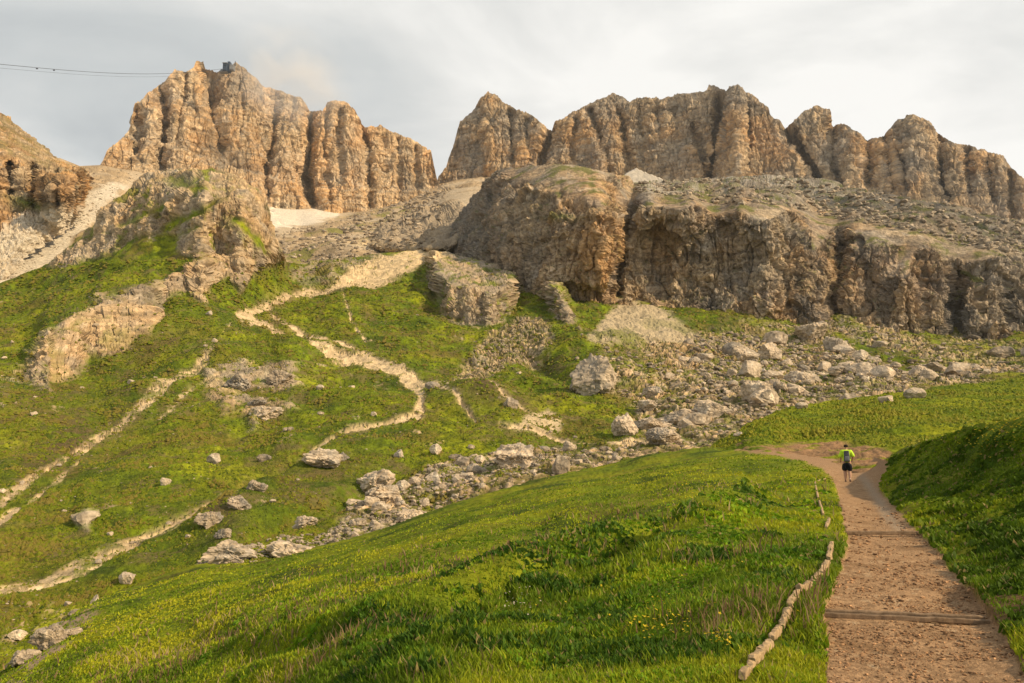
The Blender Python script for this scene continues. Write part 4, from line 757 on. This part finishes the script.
# ================================================================== GRASS, FLOWERS, GRAVEL ON THE NEAR GROUND
qx, qy, Q = SHEETS['near']
def near_sample(n, x0, x1, y0, y1):
    x = rng.uniform(x0, x1, n); y = rng.uniform(y0, y1, n)
    j = np.clip((x + 110).astype(int), 0, qx.shape[1] - 2); T = ip(NEAR, x); B = 900.0
    tt = np.clip((y - T) / (B - T), 0, 1) ** (1 / 1.25); i = np.clip((tt * (qx.shape[0] - 1)).astype(int), 0, qx.shape[0] - 2)
    ok = y > T - 1
    a, b = rng.random((2, n)); Pn = Q[i, j] * ((1 - a) * (1 - b))[:, None] + Q[i, j + 1] * (a * (1 - b))[:, None] + Q[i + 1, j] * ((1 - a) * b)[:, None] + Q[i + 1, j + 1] * (a * b)[:, None]
    return x[ok], y[ok], Pn[ok], NEAR_MASK[i, j][ok], i[ok], j[ok]
def blades(n, box, hmin, hmax, wmul, colors, name, label, patch=None, pts=None):
    if pts is None: x, y, P0, mk, i, j = near_sample(n, *box)
    else: P0 = pts; x = np.full(len(P0), 500.0); y = np.full(len(P0), 500.0); mk = np.zeros(len(P0)); i = np.full(len(P0), 5); j = np.full(len(P0), 5)
    keep = (mk < 0.25 + 0.4 * (rng.random(len(x)) < 0.25)) & (BARE[i, j] < rng.random(len(x))) & (P0[:, 1] < 60); 
    ed_, _ = segdist(x, y, [(744,700),(752,670),(770,641),(790,613),(812,587),(829,560),(832,546),(828,522),(821,508),(815,486)]); keep &= (ed_ > ss(430, 690, y) * 9 + 1) | (rng.random(len(x)) < 0.12)
    if patch is not None: keep &= patch(x, y, P0) > rng.random(len(x))
    x, y, P0 = x[keep], y[keep], P0[keep]; m = len(x)
    hn = fbm(P0, 1.6, 3, off=7.); cn = fbm(P0, 2.2, 3, 0.6, off=17.); big = fbm(P0, 7, 2, off=27.)
    h = rng.uniform(hmin, hmax, m) * ss(2.0, 9.0, P0[:, 1]) ** 0.5 * np.where((x > 960) & (y > 560), 0.6, 1.0) * np.clip(1 + 1.3 * hn, 0.35, 1.9)
    dist = np.linalg.norm(P0, axis=1); wdt = np.maximum(0.0035, 0.0010 * dist) * wmul * rng.uniform(0.7, 1.3, m)
    az = rng.uniform(0, 6.28, m); lean = rng.uniform(0.1, 0.75, m); la = rng.normal(2.6, 2.2, m)
    side = np.stack([np.cos(az), np.sin(az), 0 * az], 1) * wdt[:, None]
    ld = np.stack([np.cos(la), np.sin(la), 0 * la], 1) * (lean * h)[:, None]
    up = np.array([0, 0, 1.0])[None] * h[:, None]
    b = P0 - np.array([0, 0, 0.01])
    v0, v1 = b - side, b + side; v2 = b + up * 0.55 + ld * 0.35 - side * 0.8; v3 = b + up * 0.55 + ld * 0.35 + side * 0.8; v4 = b + up * 0.95 + ld
    V = np.stack([v0, v1, v2, v3, v4], 1).reshape(-1, 3)
    Fc = (np.array([[0, 1, 3], [0, 3, 2], [2, 3, 4]])[None] + 5 * np.arange(m)[:, None, None]).reshape(-1, 3)
    c = np.array(colors); t = np.clip(0.5 + 1.3 * cn + 1.5 * big + 0.28 * (blob(x, y, 700, 640, 160, 60) + blob(x, y, 720, 500, 90, 20) + 0.8 * blob(x, y, 200, 650, 170, 50) - 0.5) - 0.40 * ss(875, 930, x) * ss(428, 480, y) + rng.normal(0, 0.22, m), 0, 0.999) * (len(c) - 1); k = t.astype(int); f = (t - k)[:, None]  # grass on the path bank gets darker colours to deepen its shade
    C = c[k] * (1 - f) + c[np.minimum(k + 1, len(c) - 1)] * f; C = C * rng.uniform(0.75, 1.25, m)[:, None]
    dry = rng.random(m) < 0.05; C[dry] = np.array([0.34, 0.26, 0.10])
    tag(link(name, raw_mesh(name, V, Fc, np.repeat(C, 5, 0)), m_blade), label, 'grass', kind='stuff')
GC = [(0.125, 0.195, 0.009), (0.235, 0.300, 0.012), (0.33, 0.37, 0.014), (0.40, 0.39, 0.018)]
blades(360000, (-60, 1080, 440, 700), 0.03, 0.095, 1.0, GC, 'grass', 'green alpine grass covering the near meadow and the banks of the path')
ua, ub = rng.integers(0, FLANK.shape[0] - 1, 60000), rng.integers(0, FLANK.shape[1] - 2, 60000); fa, fb = rng.random((2, 60000))[..., None]
fp = FLANK[ua, ub] * (1 - fa) * (1 - fb) + FLANK[ua + 1, ub] * fa * (1 - fb) + FLANK[ua, ub + 1] * (1 - fa) * fb + FLANK[ua + 1, ub + 1] * fa * fb
blades(0, None, 0.06, 0.16, 1.6, GC, 'grass', 'grass on the rising ground beyond the path bank', pts=fp[fp[:, 1] < 45])
blades(50000, (-60, 1080, 560, 740), 0.06, 0.15, 1.0, GC, 'grass', 'taller grass tufts in the closest part of the meadow')
blades(110000, (200, 830, 470, 700), 0.03, 0.09, 4.0, [(0.09, 0.19, 0.008), (0.18, 0.32, 0.010), (0.30, 0.42, 0.014)], 'leafy_herbs', 'low broad leaved herbs growing among the grass of the meadow',
       patch=lambda x, y, P0: ss(34, 20, P0[:, 1]) * ss(0.0, 0.2, fbm(P0, 1.2, 3, off=37.) + 0.35 * (blob(x, y, 640, 620, 150, 70, -0.4) - 0.40)))
blades(60000, (870, 1080, 430, 640), 0.05, 0.13, 3.6, [(0.07, 0.125, 0.008), (0.15, 0.22, 0.010), (0.24, 0.30, 0.012)], 'leafy_herbs', 'low shrubs and herbs on the shaded bank beside the path, darkened to deepen its shade',  # herb colours kept dark to carry the shade of the bank
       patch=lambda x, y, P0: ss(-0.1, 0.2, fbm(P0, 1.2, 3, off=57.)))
def tufts(sheet, n, box, top, bot, lo, hi, colors, label, reject=None):
    a_, b_, c_ = SHEETS[sheet]; x = rng.uniform(box[0], box[1], n); y = rng.uniform(box[2], box[3], n); k = (y > ip(top, x) + 1) & (y < ip(bot, x)); x, y = x[k], y[k]
    if reject is not None: k = reject(x, y) < rng.random(len(x)); x, y = x[k], y[k]
    j = np.clip(np.searchsorted(a_[0], x), 1, a_.shape[1] - 2); T_, B_ = b_[0, j], b_[-1, j]; i = np.clip(((y - T_) / (B_ - T_) * (b_.shape[0] - 1)).astype(int), 0, b_.shape[0] - 2)
    P0 = c_[i, j] + (c_[i + 1, j] - c_[i, j]) * rng.random(len(x))[:, None]; m = len(x); u = P0[:, 1] / F
    pn = fbm(P0, 8, 3, 0.6, off=201.); r = rng.uniform(lo, hi, m) * u * np.clip(1 + 1.6 * pn, 0.4, 2); hh = r * rng.uniform(0.5, 1.1, m); V = []
    for q in range(5):
        an = q / 5 * 6.283 + rng.uniform(0, 1, m); rr = r * rng.uniform(0.7, 1.3, m); V.append(P0 + np.stack([np.cos(an) * rr, np.sin(an) * rr, -0.15 * r], 1))
    V.append(P0 + np.stack([rng.normal(0, .3, m) * r, rng.normal(0, .3, m) * r, hh], 1)); V = np.stack(V, 1).reshape(-1, 3)
    Fc = (np.array([[q, (q + 1) % 5, 5] for q in range(5)])[None] + 6 * np.arange(m)[:, None, None]).reshape(-1, 3)
    c = np.array(colors); t = np.clip(0.5 + 1.2 * pn + rng.normal(0, 0.25, m), 0, 0.999) * (len(c) - 1); k = t.astype(int); f = (t - k)[:, None]; C = c[k] * (1 - f) + c[np.minimum(k + 1, len(c) - 1)] * f
    tag(link('grass', raw_mesh('grass', V, Fc, np.repeat(C, 6, 0), smooth=False), m_blade), label, 'grass', kind='stuff')
TC = [(0.055, 0.082, 0.007), (0.135, 0.170, 0.009), (0.215, 0.235, 0.010), (0.24, 0.19, 0.035)]
bare_ = lambda x, y: np.clip(bare_px(x, y), 0, 1)
tufts('valley', 150000, (-60, 1080, 262, 690), TOPV, [(x, y + 3) for x, y in NEAR], 0.7, 2.0, TC, 'grass tussocks on the valley slopes', bare_)
tufts('hump', 40000, (640, 1080, 378, 470), TOPE, [(640,500),(700,460),(740,446),(775,440),(810,436),(850,440),(880,446),(900,450),(1110,420)], 0.7, 2.2, [(0.075, 0.12, 0.007), (0.17, 0.22, 0.009), (0.26, 0.28, 0.010), (0.30, 0.27, 0.02)], 'grass tussocks on the meadow hump beyond the hiker')
def flowers():
    V, Fc, C, o = [], [], [], 0
    def add(p, r, col):
        nonlocal o
        V.append(p); C.append(np.array([0.5, 0.33, 0.02])); th = rng.uniform(0, 6.28); tl = rng.normal(0, 0.35, 2)
        for k_ in range(10):
            a_ = th + k_ * math.pi / 5; rr = r * (1.0 if k_ % 2 else 0.45); V.append(p + np.array([math.cos(a_) * rr, math.sin(a_) * rr, 0.2 * r + rr * (tl[0] * math.cos(a_) + tl[1] * math.sin(a_))])); C.append(np.array(col))
        for k_ in range(10): Fc.append((o, o + 1 + k_, o + 1 + (k_ + 1) % 10))
        V.extend([p + np.array([0.003, 0, 0]), p + np.array([-0.003, 0, 0]), p - np.array([0, 0, 0.22])]); C.extend([np.array([0.06, 0.12, 0.01])] * 3); Fc.append((o + 11, o + 12, o + 13)); o += 14
    spots = [(645, 645, 16, 7, 30), (672, 634, 16, 6, 30), (716, 664, 12, 6, 16), (657, 625, 14, 4, 14), (560, 480, 60, 16, 20), (700, 490, 60, 20, 60), (640, 600, 120, 50, 60), (985, 445, 35, 14, 110), (1010, 430, 20, 6, 60)]
    for cx, cy, rx_, ry_, n in spots:
        for _ in range(n):
            x = rng.normal(cx, rx_ * 0.6); y = rng.normal(cy, ry_ * 0.6)
            if x > 1080 or y < ip(NEAR, x) + 1: continue
            p = at('near', x, y); d_ = p.length
            add(np.array(p) + np.array([0, 0, rng.uniform(0.14, 0.24)]), max(0.016, 0.0011 * d_) * rng.uniform(0.7, 1.3), (0.85, 0.62, 0.03))
    for cx, cy, n in ((516, 622, 22), (530, 616, 10)):
        for _ in range(n):
            p = at('near', rng.normal(cx, 7), rng.normal(cy, 5)); add(np.array(p) + np.array([0, 0, rng.uniform(0.12, 0.2)]), 0.016, (0.75, 0.70, 0.66))
    tag(link('wildflowers', raw_mesh('wildflowers', np.array(V), np.array(Fc), np.array(C)), m_flower), 'tiny yellow and white wildflowers dotted through the meadow grass', 'flowers', kind='stuff')
flowers()
blades(16000, (-60, 840, 450, 700), 0.14, 0.30, 0.8, [(0.22, 0.13, 0.07), (0.32, 0.22, 0.10), (0.40, 0.30, 0.14)], 'grass', 'dry reddish seed stalks standing above the meadow grass',
       patch=lambda x, y, P0: ss(42, 30, P0[:, 1]) * ss(-0.1, 0.25, fbm(P0, 3.0, 3, off=97.) + 0.25 * (np.exp(-(segdist(x, y, [(100,680),(300,625),(470,572),(600,530),(760,480)])[0] / 26) ** 2) - 0.4)))
LNH = [(330,690),(390,655),(470,608),(560,570),(640,545),(700,518),(760,495)]
blades(70000, (340, 800, 480, 690), 0.05, 0.15, 3.4, [(0.045, 0.10, 0.008), (0.08, 0.155, 0.010), (0.14, 0.22, 0.012)], 'leafy_herbs', 'dark green bilberry scrub growing in the hollow across the meadow',
       patch=lambda x, y, P0: ss(26, 18, P0[:, 1]) * ss(-0.05, 0.15, fbm(P0, 1.5, 3, off=87.) + 0.30 * (np.exp(-(segdist(x, y, LNH)[0] / 22) ** 2) - 0.55)))
x, y, P0, mk, i, j = near_sample(60000, 740, 1080, 480, 700); k = (mk > 0.6) & (rng.random(len(x)) < ss(27, 9, P0[:, 1]) * ss(-0.35, 0.25, fbm(P0, 0.8, 3, off=61.))); P0 = P0[k][:26000]
r = np.maximum(0.004, 0.0009 * np.linalg.norm(P0, axis=1)) * (0.5 + 3.0 * rng.random(len(P0)) ** 7)
many_rocks('gravel', np.column_stack([P0[:, 0], P0[:, 1], P0[:, 2] + r * 0.2, r, rng.uniform(0.45, 1.25, len(P0))]), 'loose brown and tan gravel covering the footpath', 'gravel', m_pebble, 1, (1.15, 0.82, 0.58))

# ================================================================== TIMBER STEPS AND EDGING
def beam(name, a, b, wd, ht, material, parent=None, seed=0, round_=0.3, jit=0.006, seg=26):
    """rough squared timber from a to b (centre line), wd across, ht high"""
    a, b = np.array(a, float), np.array(b, float); ax = b - a; Ln = np.linalg.norm(ax); ax /= Ln; sd_ = np.cross(ax, [0, 0, 1.0]); sd_ /= np.linalg.norm(sd_); u = np.cross(sd_, ax)
    k = 12; th = np.arange(k) / k * 2 * math.pi + math.pi / k; cx = np.sign(np.cos(th)) * np.abs(np.cos(th)) ** (round_ + 0.15); cz = np.sign(np.sin(th)) * np.abs(np.sin(th)) ** (round_ + 0.15)
    V = []
    for s_ in range(seg + 1):
        f = s_ / seg; e_ = 0.82 if s_ in (0, seg) else 1.0
        V.append(a + ax * Ln * f + sd_ * (cx * wd / 2 * e_)[:, None] + u * (cz * ht / 2 * e_)[:, None])
    V = np.array(V).reshape(-1, 3); V = V + (jit * np.stack([fbm(V + seed, 0.12, 3, 0.7), fbm(V + seed + 9, 0.12, 3, 0.7), 1.4 * fbm(V + seed + 19, 0.2, 3, 0.7)], -1)) * 2
    Fc = [[s_ * k + q, s_ * k + (q + 1) % k, (s_ + 1) * k + (q + 1) % k, (s_ + 1) * k + q] for s_ in range(seg) for q in range(k)]
    n = len(V); V = np.vstack([V, a, b]); Fc += [[n, (q + 1) % k, q, q] for q in range(0)]
    me = bpy.data.meshes.new(name); me.from_pydata([tuple(v) for v in V], [], Fc + [(n, (q + 1) % k, q) for q in range(k)] + [(n + 1, seg * k + q, seg * k + (q + 1) % k) for q in range(k)])
    o = link(name, me, material, parent); return o
def empty(name, loc): 
    o = bpy.data.objects.new(name, None); COL.objects.link(o); o.location = loc; o.empty_display_size = 0.1; return o
def step(pa, pb, label, rails, ht=0.09):
    A = np.array(at('near', *pa)); B = np.array(at('near', *pb)); M = (A + B) / 2
    t = empty('log_step', M); tag(t, label, 'step', 'timber steps across the path')
    for q, (dy, w_, z_) in enumerate(rails): beam('rail', A - M + [0, dy, z_], B - M + [0, dy, z_], w_, ht, m_wood, t, seed=q * 5 + pa[0])
    return M
step((824, 612), (988, 617), 'nearest timber step, two parallel rails laid across the brown path', ((0, 0.035, 0.01), (0.075, 0.045, 0.03)), 0.05)
step((846, 532), (920, 533), 'farther single rail timber step across the path beyond the nearest one', ((0, 0.06, 0.03),), 0.07)
EDG = [((744,686),(752,671),.11,.10,0.3), ((752,669),(759,656),.12,.11,0.3), ((760,654),(770,641),.12,.10,0.3), ((771,639),(780,629),.11,.10,0.3), ((781,627),(789,615),.12,.10,0.3), ((790,613),(798,599),.12,.10,0.3), ((799,597),(811,588),.13,.12,0.3), ((812,586),(820,577),.13,.12,0.3), ((821,575),(828,563),.14,.12,0.3), ((829,560),(832,548),.15,.13,0.3), ((826,526),(829,520),.13,.11,0.3),
       ((823,514),(819,499),.14,.13,0.6), ((818,497),(815,486),.14,.14,0.6), ((815,485),(826,478),.09,.09,0.6)]
EDGE_LINE = [(744,700),(752,670),(770,641),(790,613),(812,587),(829,560),(832,546),(828,522),(821,508),(815,486)]
ELB = ['edging block closest to the camera beside the grass and gravel path', 'second edging block from the camera, short and pale', 'third edging block, narrow, just past the short pale one', 'small fourth edging block half sunk in grass', 'fifth edging block, level with the nearest timber step', 'sixth edging block with a dark gap at its near end', 'seventh edging block, stubby and orange tan',
       'eighth edging block tilting towards the path bend', 'ninth edging block, where the row starts to straighten', 'last edging block before the long grassy gap', 'lone small edging block between two grassy gaps', 'long bleached pole edging the path before the hiker', 'upper bleached pole beyond the long one', 'thin bleached pole angling towards the path near the hiker']
for (a, b, w_, h_, rd), lb in zip(EDG, ELB):
    A = at('near', *a); B = at('near', *b); M = (A + B) / 2; nm_ = 'edging_pole' if rd > 0.5 else 'edging_block'; h_ = h_ * 0.62; w_ = w_ * 0.48
    o = beam(nm_, (A - M) + Vector((0, 0, 0.045)), (B - M) + Vector((0, 0, 0.04)), w_, h_, m_pale, None, seed=a[0], round_=rd, jit=0.016 if rd < .5 else 0.010, seg=14); o.location = M
    tag(o, lb, 'edging', 'pale edging along the path')

# ================================================================== HIKER
def skin(name, verts, edges, material, parent, lv=2, root=0):
    me = bpy.data.meshes.new(name); me.from_pydata([v[:3] for v in verts], edges, []); tmp = bpy.data.objects.new('tmp', me); COL.objects.link(tmp)
    sk = tmp.modifiers.new('s', 'SKIN'); sk.use_smooth_shade = True
    for i_, v in enumerate(verts):
        d_ = me.skin_vertices[0].data[i_]; d_.radius = (v[3], v[4] if len(v) > 4 else v[3]); d_.use_root = (i_ == root)
    sb = tmp.modifiers.new('b', 'SUBSURF'); sb.levels = lv; sb.render_levels = lv
    dg = bpy.context.evaluated_depsgraph_get(); dg.update(); nm = bpy.data.meshes.new_from_object(tmp.evaluated_get(dg)); nm.name = name
    bpy.data.objects.remove(tmp); 
    for p_ in nm.polygons: p_.use_smooth = True
    nm.materials.clear(); return link(name, nm, material, parent)
m_skin = mat('skin', (0.50, 0.29, 0.19), 0.6, 0.06, 20, 0); m_neon = mat('neon_shirt', (0.55, 0.78, 0.04), 0.7, 0.10, 9, 0.3, 0.01); m_black = mat('black_shorts', (0.012, 0.013, 0.018), 0.8, 0.2, 12, 0.2)
m_hair = mat('dark_hair', (0.030, 0.020, 0.014), 0.8, 0.3, 60, 0.3); m_shoe = mat('shoe', (0.10, 0.09, 0.085), 0.7, 0.3, 30, 0.1); m_sock = mat('pale_sock', (0.60, 0.52, 0.44), 0.9, 0.1, 40, 0); m_bag = mat('grey_rucksack', (0.085, 0.085, 0.10), 0.75, 0.25, 14, 0.3); m_bagl = mat('rucksack_trim', (0.20, 0.20, 0.22), 0.7, 0.15, 20, 0)
hp = at('near', 848, 480.5); HR = R(-21)
per = empty('person', hp); per.rotation_euler = (0, 0, HR); per.scale = (1.05,) * 3; tag(per, 'hiker in neon yellow shirt and black shorts walking away up the path', 'person')
BV = [(0,0,.96,.15,.11), (0,0,1.12,.14,.11), (0,.01,1.30,.16,.12), (0,.02,1.43,.11,.09), (0,.04,1.51,.055), (0,.055,1.57,.06), (0,.06,1.645,.078,.095), (0,.06,1.715,.06,.075),
      (-.10,0,.90,.11), (-.10,.10,.50,.075), (-.095,.085,.34,.078), (-.09,.03,.12,.048), (-.09,.05,.06,.042,.035), (-.09,.17,.045,.035,.025),
      (.10,0,.90,.11), (.10,.03,.50,.075), (.10,-.04,.34,.078), (.09,-.13,.14,.048), (.09,-.14,.075,.042,.035), (.09,-.03,.035,.035,.025),
      (-.18,.01,1.41,.062), (-.26,-.03,1.17,.045), (-.25,.12,1.00,.033), (-.25,.17,.96,.035,.02),
      (.18,.01,1.41,.062), (.28,-.06,1.19,.045), (.25,.10,1.05,.033), (.24,.15,1.01,.035,.02)]
BE = [(0,1),(1,2),(2,3),(3,4),(4,5),(5,6),(6,7),(0,8),(8,9),(9,10),(10,11),(11,12),(12,13),(0,14),(14,15),(15,16),(16,17),(17,18),(18,19),(3,20),(20,21),(21,22),(22,23),(3,24),(24,25),(25,26),(26,27)]
for h_, sx in ((23, -1), (27, 1)):
    bx, by, bz = BV[h_][:3]
    for q, (ox, ln) in enumerate(((-.03,.055), (-.01,.068), (.01,.072), (.03,.060))):
        n_ = len(BV); BV += [(bx + ox * .8, by + .045, bz - .02, .009), (bx + ox * .9, by + .04 + ln * .6, bz - .05, .008), (bx + ox * .9, by + .03 + ln * .5, bz - .05 - ln * .4, .007)]; BE += [(h_, n_), (n_, n_+1), (n_+1, n_+2)]
    n_ = len(BV); BV += [(bx - sx * .045, by + .01, bz + .0, .010), (bx - sx * .06, by + .045, bz - .015, .009)]; BE += [(h_, n_), (n_, n_+1)]
skin('body', BV, BE, m_skin, per)
sh = skin('shirt', [(0,0,.84,.205,.16), (0,0,1.12,.195,.15), (0,.01,1.30,.215,.16), (0,.02,1.42,.18,.12), (0,.035,1.485,.085,.08), (-.18,.01,1.405,.115), (-.265,-.015,1.22,.10), (.18,.01,1.405,.115), (.275,-.03,1.24,.10), (.28,-.04,1.15,.09), (-.275,-.02,1.13,.09)], [(0,1),(1,2),(2,3),(3,4),(3,5),(5,6),(3,7),(7,8),(8,9),(6,10)], m_neon, per)
skin('shorts', [(0,0,1.00,.18,.15), (0,0,.90,.19,.155), (-.10,.0,.84,.15), (-.11,.06,.64,.135), (-.11,.07,.50,.12), (.10,.0,.84,.15), (.11,.02,.64,.135), (.11,.025,.49,.12)], [(0,1),(1,2),(2,3),(3,4),(1,5),(5,6),(6,7)], m_black, per)
skin('hair', [(0,.03,1.60,.09,.09), (0,.045,1.68,.115,.12), (0,.055,1.75,.09,.10)], [(0,1),(1,2)], m_hair, per)
for sx, ay, az_ in ((-1, .05, .045), (1, -.13, .06)):
    skin('shoe', [(sx*.09, ay-.05, az_+.005, .05,.045), (sx*.09, ay+.04, az_, .05,.045), (sx*.09, ay+.14, az_-.01, .045,.033)], [(0,1),(1,2)], m_shoe, per, 1)
    skin('sock', [(sx*.09, ay-.02, az_+.06, .048), (sx*.09, ay-.02, az_+.13, .047)], [(0,1)], m_sock, per, 1)
bag = empty('backpack', hp + Vector((0, 0, 1.05))); bag.rotation_euler = (0, 0, HR); bag.scale = (1.08,) * 3; tag(bag, 'dark grey backpack worn by the hiker in the neon shirt', 'backpack')
def rbox(name, c, s, material, parent, bev=0.03, taper=1.0):
    bm = bmesh.new(); bmesh.ops.create_cube(bm, size=1.0)
    for v in bm.verts:
        k_ = taper if v.co.z > 0 else 1.0; v.co = Vector((v.co.x * s[0] * k_, v.co.y * s[1] * k_, v.co.z * s[2])) + Vector(c)
    if bev: bmesh.ops.bevel(bm, geom=bm.edges[:], offset=bev, segments=3, profile=0.6, affect='EDGES')
    me = bpy.data.meshes.new(name); bm.to_mesh(me); bm.free()
    for p_ in me.polygons: p_.use_smooth = bev > 0.02
    return link(name, me, material, parent)
rbox('pack_body', (0, -.215, .17), (.27, .19, .46), m_bag, bag, .07, .82); rbox('front_pocket', (0, -.325, .09), (.19, .06, .20), m_bagl, bag, .025, .9); rbox('lid', (0, -.21, .405), (.20, .17, .07), m_bag, bag, .03)
for sx in (-1, 1): skin('strap', [(sx*.09, -.13, .38, .018), (sx*.12, -.03, .475, .02), (sx*.12, .11, .40, .018), (sx*.13, .13, .24, .016), (sx*.14, .02, .08, .014), (sx*.12, -.13, .02, .014)], [(0,1),(1,2),(2,3),(3,4),(4,5)], m_bagl, bag, 1)

# ================================================================== CABLEWAY AND SUMMIT STATION
m_steel = mat('dark_steel', (0.05, 0.055, 0.065), 0.5, 0.2, 0.3, 0); m_clad = mat('station_cladding', (0.035, 0.055, 0.085), 0.6, 0.2, 0.4, 0); m_conc = mat('station_concrete', (0.16, 0.16, 0.16), 0.9, 0.2, 0.3, 0); m_glass = mat('station_window', (0.02, 0.03, 0.04), 0.15, 0.1, 0.3, 0)
yS = 1215.0
sb_ = Vector(world(np.array(228.5), np.array(70.0), np.array(yS))); st_ = empty('cable_car_station', sb_); tag(st_, 'small dark cable car station on the summit of the tallest western massif', 'station')
rbox('hall', (-4.5, 0, 3), (7, 12, 13), m_clad, st_, .3); rbox('tower', (1.0, 1, 5.5), (4.5, 8, 18), m_clad, st_, .2); rbox('roof', (-4.5, -1, 9.9), (8.4, 13, .8), m_conc, st_, .1); rbox('terrace', (6.5, 0, 3.5), (7, 9, 9), m_conc, st_, .2)
hw = rbox('window', (-4.5, -6.2, 5), (5, .3, 2.2), m_glass, st_, .05); rbox('foundation', (-8, 1, -2.0), (14, 10, 5), m_conc, st_, .2, .6)
ms_ = world(np.array(235.0), np.array(66.0), np.array(yS + 8)); o = beam('lift_mast', (0, 0, -6), (0.1, 0, 9), 1.3, 1.3, m_steel, None, seg=4); o.location = Vector(ms_); tag(o, 'thin dark mast on the summit just east of the cable car station', 'mast')
CB = [(-160, 52, 560), (-60, 58.5, 680), (0, 64.2, 770), (40, 68, 840), (75, 71, 905), (110, 73.2, 975), (150, 74.2, 1055), (190, 72.6, 1135), (226, 68.5, 1212)]
def cable(dz, dy, rad, label):
    pts = [Vector(world(np.array(a), np.array(b), np.array(float(c)))) + Vector((0, dy, dz)) for a, b, c in CB]
    cu = bpy.data.curves.new('cableway_cable', 'CURVE'); cu.dimensions = '3D'; s_ = cu.splines.new('NURBS'); s_.points.add(len(pts) - 1)
    for q, p_ in zip(s_.points, pts): q.co = (*(p_ - pts[4]), 1)
    s_.use_endpoint_u = True; s_.order_u = 3; cu.bevel_depth = rad; cu.bevel_resolution = 2; cu.resolution_u = 8
    tmp = bpy.data.objects.new('tmp', cu); COL.objects.link(tmp); dg = bpy.context.evaluated_depsgraph_get(); nm = bpy.data.meshes.new_from_object(tmp.evaluated_get(dg)); bpy.data.objects.remove(tmp)
    o = link('cableway_cable', nm, m_steel); o.location = pts[4]; tag(o, label, 'cable', 'cableway cables'); return o
c1_ = cable(0, 0, 0.26, 'upper dark cableway cable with two clamps climbing to the summit station'); cable(-2.6, 4, 0.12, 'thin lower cableway cable slung just under the thicker one')
for a, b, c in ((37, 68.6, 833), (54, 70.2, 866)):
    q = Vector(world(np.array(float(a)), np.array(float(b)), np.array(float(c)))); rbox('clamp', q - c1_.location, (2.2, 1.2, 1.1), m_steel, c1_, .2)

# ================================================================== AIR
hz = rbox('haze', (0, 700, 330), (2700, 2300, 900), None, None, 0); hz['kind'] = 'stuff'; hz['label'] = 'thin evening haze over the whole valley'
def volmat(name, col, dens, noise=None):
    m = bpy.data.materials.new(name); m.use_nodes = True; t = m.node_tree; t.nodes.clear(); o = t.nodes.new('ShaderNodeOutputMaterial'); v = t.nodes.new('ShaderNodeVolumePrincipled')
    v.inputs['Color'].default_value = (*col, 1); v.inputs['Density'].default_value = dens; v.inputs['Anisotropy'].default_value = 0.2; t.links.new(v.outputs[0], o.inputs['Volume']); return m
hz.data.materials.clear(); hz.data.materials.append(volmat('thin_air', (0.92, 0.93, 0.96), 0.000032))

# a wisp of cloud drifting round the summit
bm = bmesh.new(); bmesh.ops.create_icosphere(bm, subdivisions=3, radius=1.0); me = bpy.data.meshes.new('cloud_wisp'); bm.to_mesh(me); bm.free()
cw = link('cloud_wisp', me); cw.location = Vector(world(np.array(292.0), np.array(76.0), np.array(1190.0))); cw.scale = (120, 70, 95); cw.rotation_euler = (0, R(35), 0); tag(cw, 'thin wisp of cloud drifting round the summit of the tallest massif', kind='stuff')
m = bpy.data.materials.new('cloud_vapour'); m.use_nodes = True; t = m.node_tree; t.nodes.clear(); o = t.nodes.new('ShaderNodeOutputMaterial'); v = t.nodes.new('ShaderNodeVolumePrincipled'); v.inputs['Color'].default_value = (0.97, 0.95, 0.94, 1)
tcn = t.nodes.new('ShaderNodeTexCoord'); ln = t.nodes.new('ShaderNodeVectorMath'); ln.operation = 'LENGTH'; t.links.new(tcn.outputs['Object'], ln.inputs[0])
mr = t.nodes.new('ShaderNodeMapRange'); mr.inputs[1].default_value = 0.15; mr.inputs[2].default_value = 1.0; mr.inputs[3].default_value = 1.0; mr.inputs[4].default_value = 0.0; t.links.new(ln.outputs['Value'], mr.inputs[0])
nz = t.nodes.new('ShaderNodeTexNoise'); nz.inputs['Scale'].default_value = 2.2; nz.inputs['Detail'].default_value = 4; t.links.new(tcn.outputs['Object'], nz.inputs[0])
m1 = t.nodes.new('ShaderNodeMath'); m1.operation = 'MULTIPLY_ADD'; t.links.new(nz.outputs[0], m1.inputs[0]); m1.inputs[1].default_value = 2.4; m1.inputs[2].default_value = -0.95; m1.use_clamp = True
m2 = t.nodes.new('ShaderNodeMath'); m2.operation = 'MULTIPLY'; t.links.new(m1.outputs[0], m2.inputs[0]); t.links.new(mr.outputs[0], m2.inputs[1])
m3 = t.nodes.new('ShaderNodeMath'); m3.operation = 'MULTIPLY'; t.links.new(m2.outputs[0], m3.inputs[0]); m3.inputs[1].default_value = 0.026; t.links.new(m3.outputs[0], v.inputs['Density']); t.links.new(v.outputs[0], o.inputs['Volume']); cw.data.materials.append(m)
scene.cycles.volume_step_rate = 2.0; scene.cycles.volume_bounces = 1
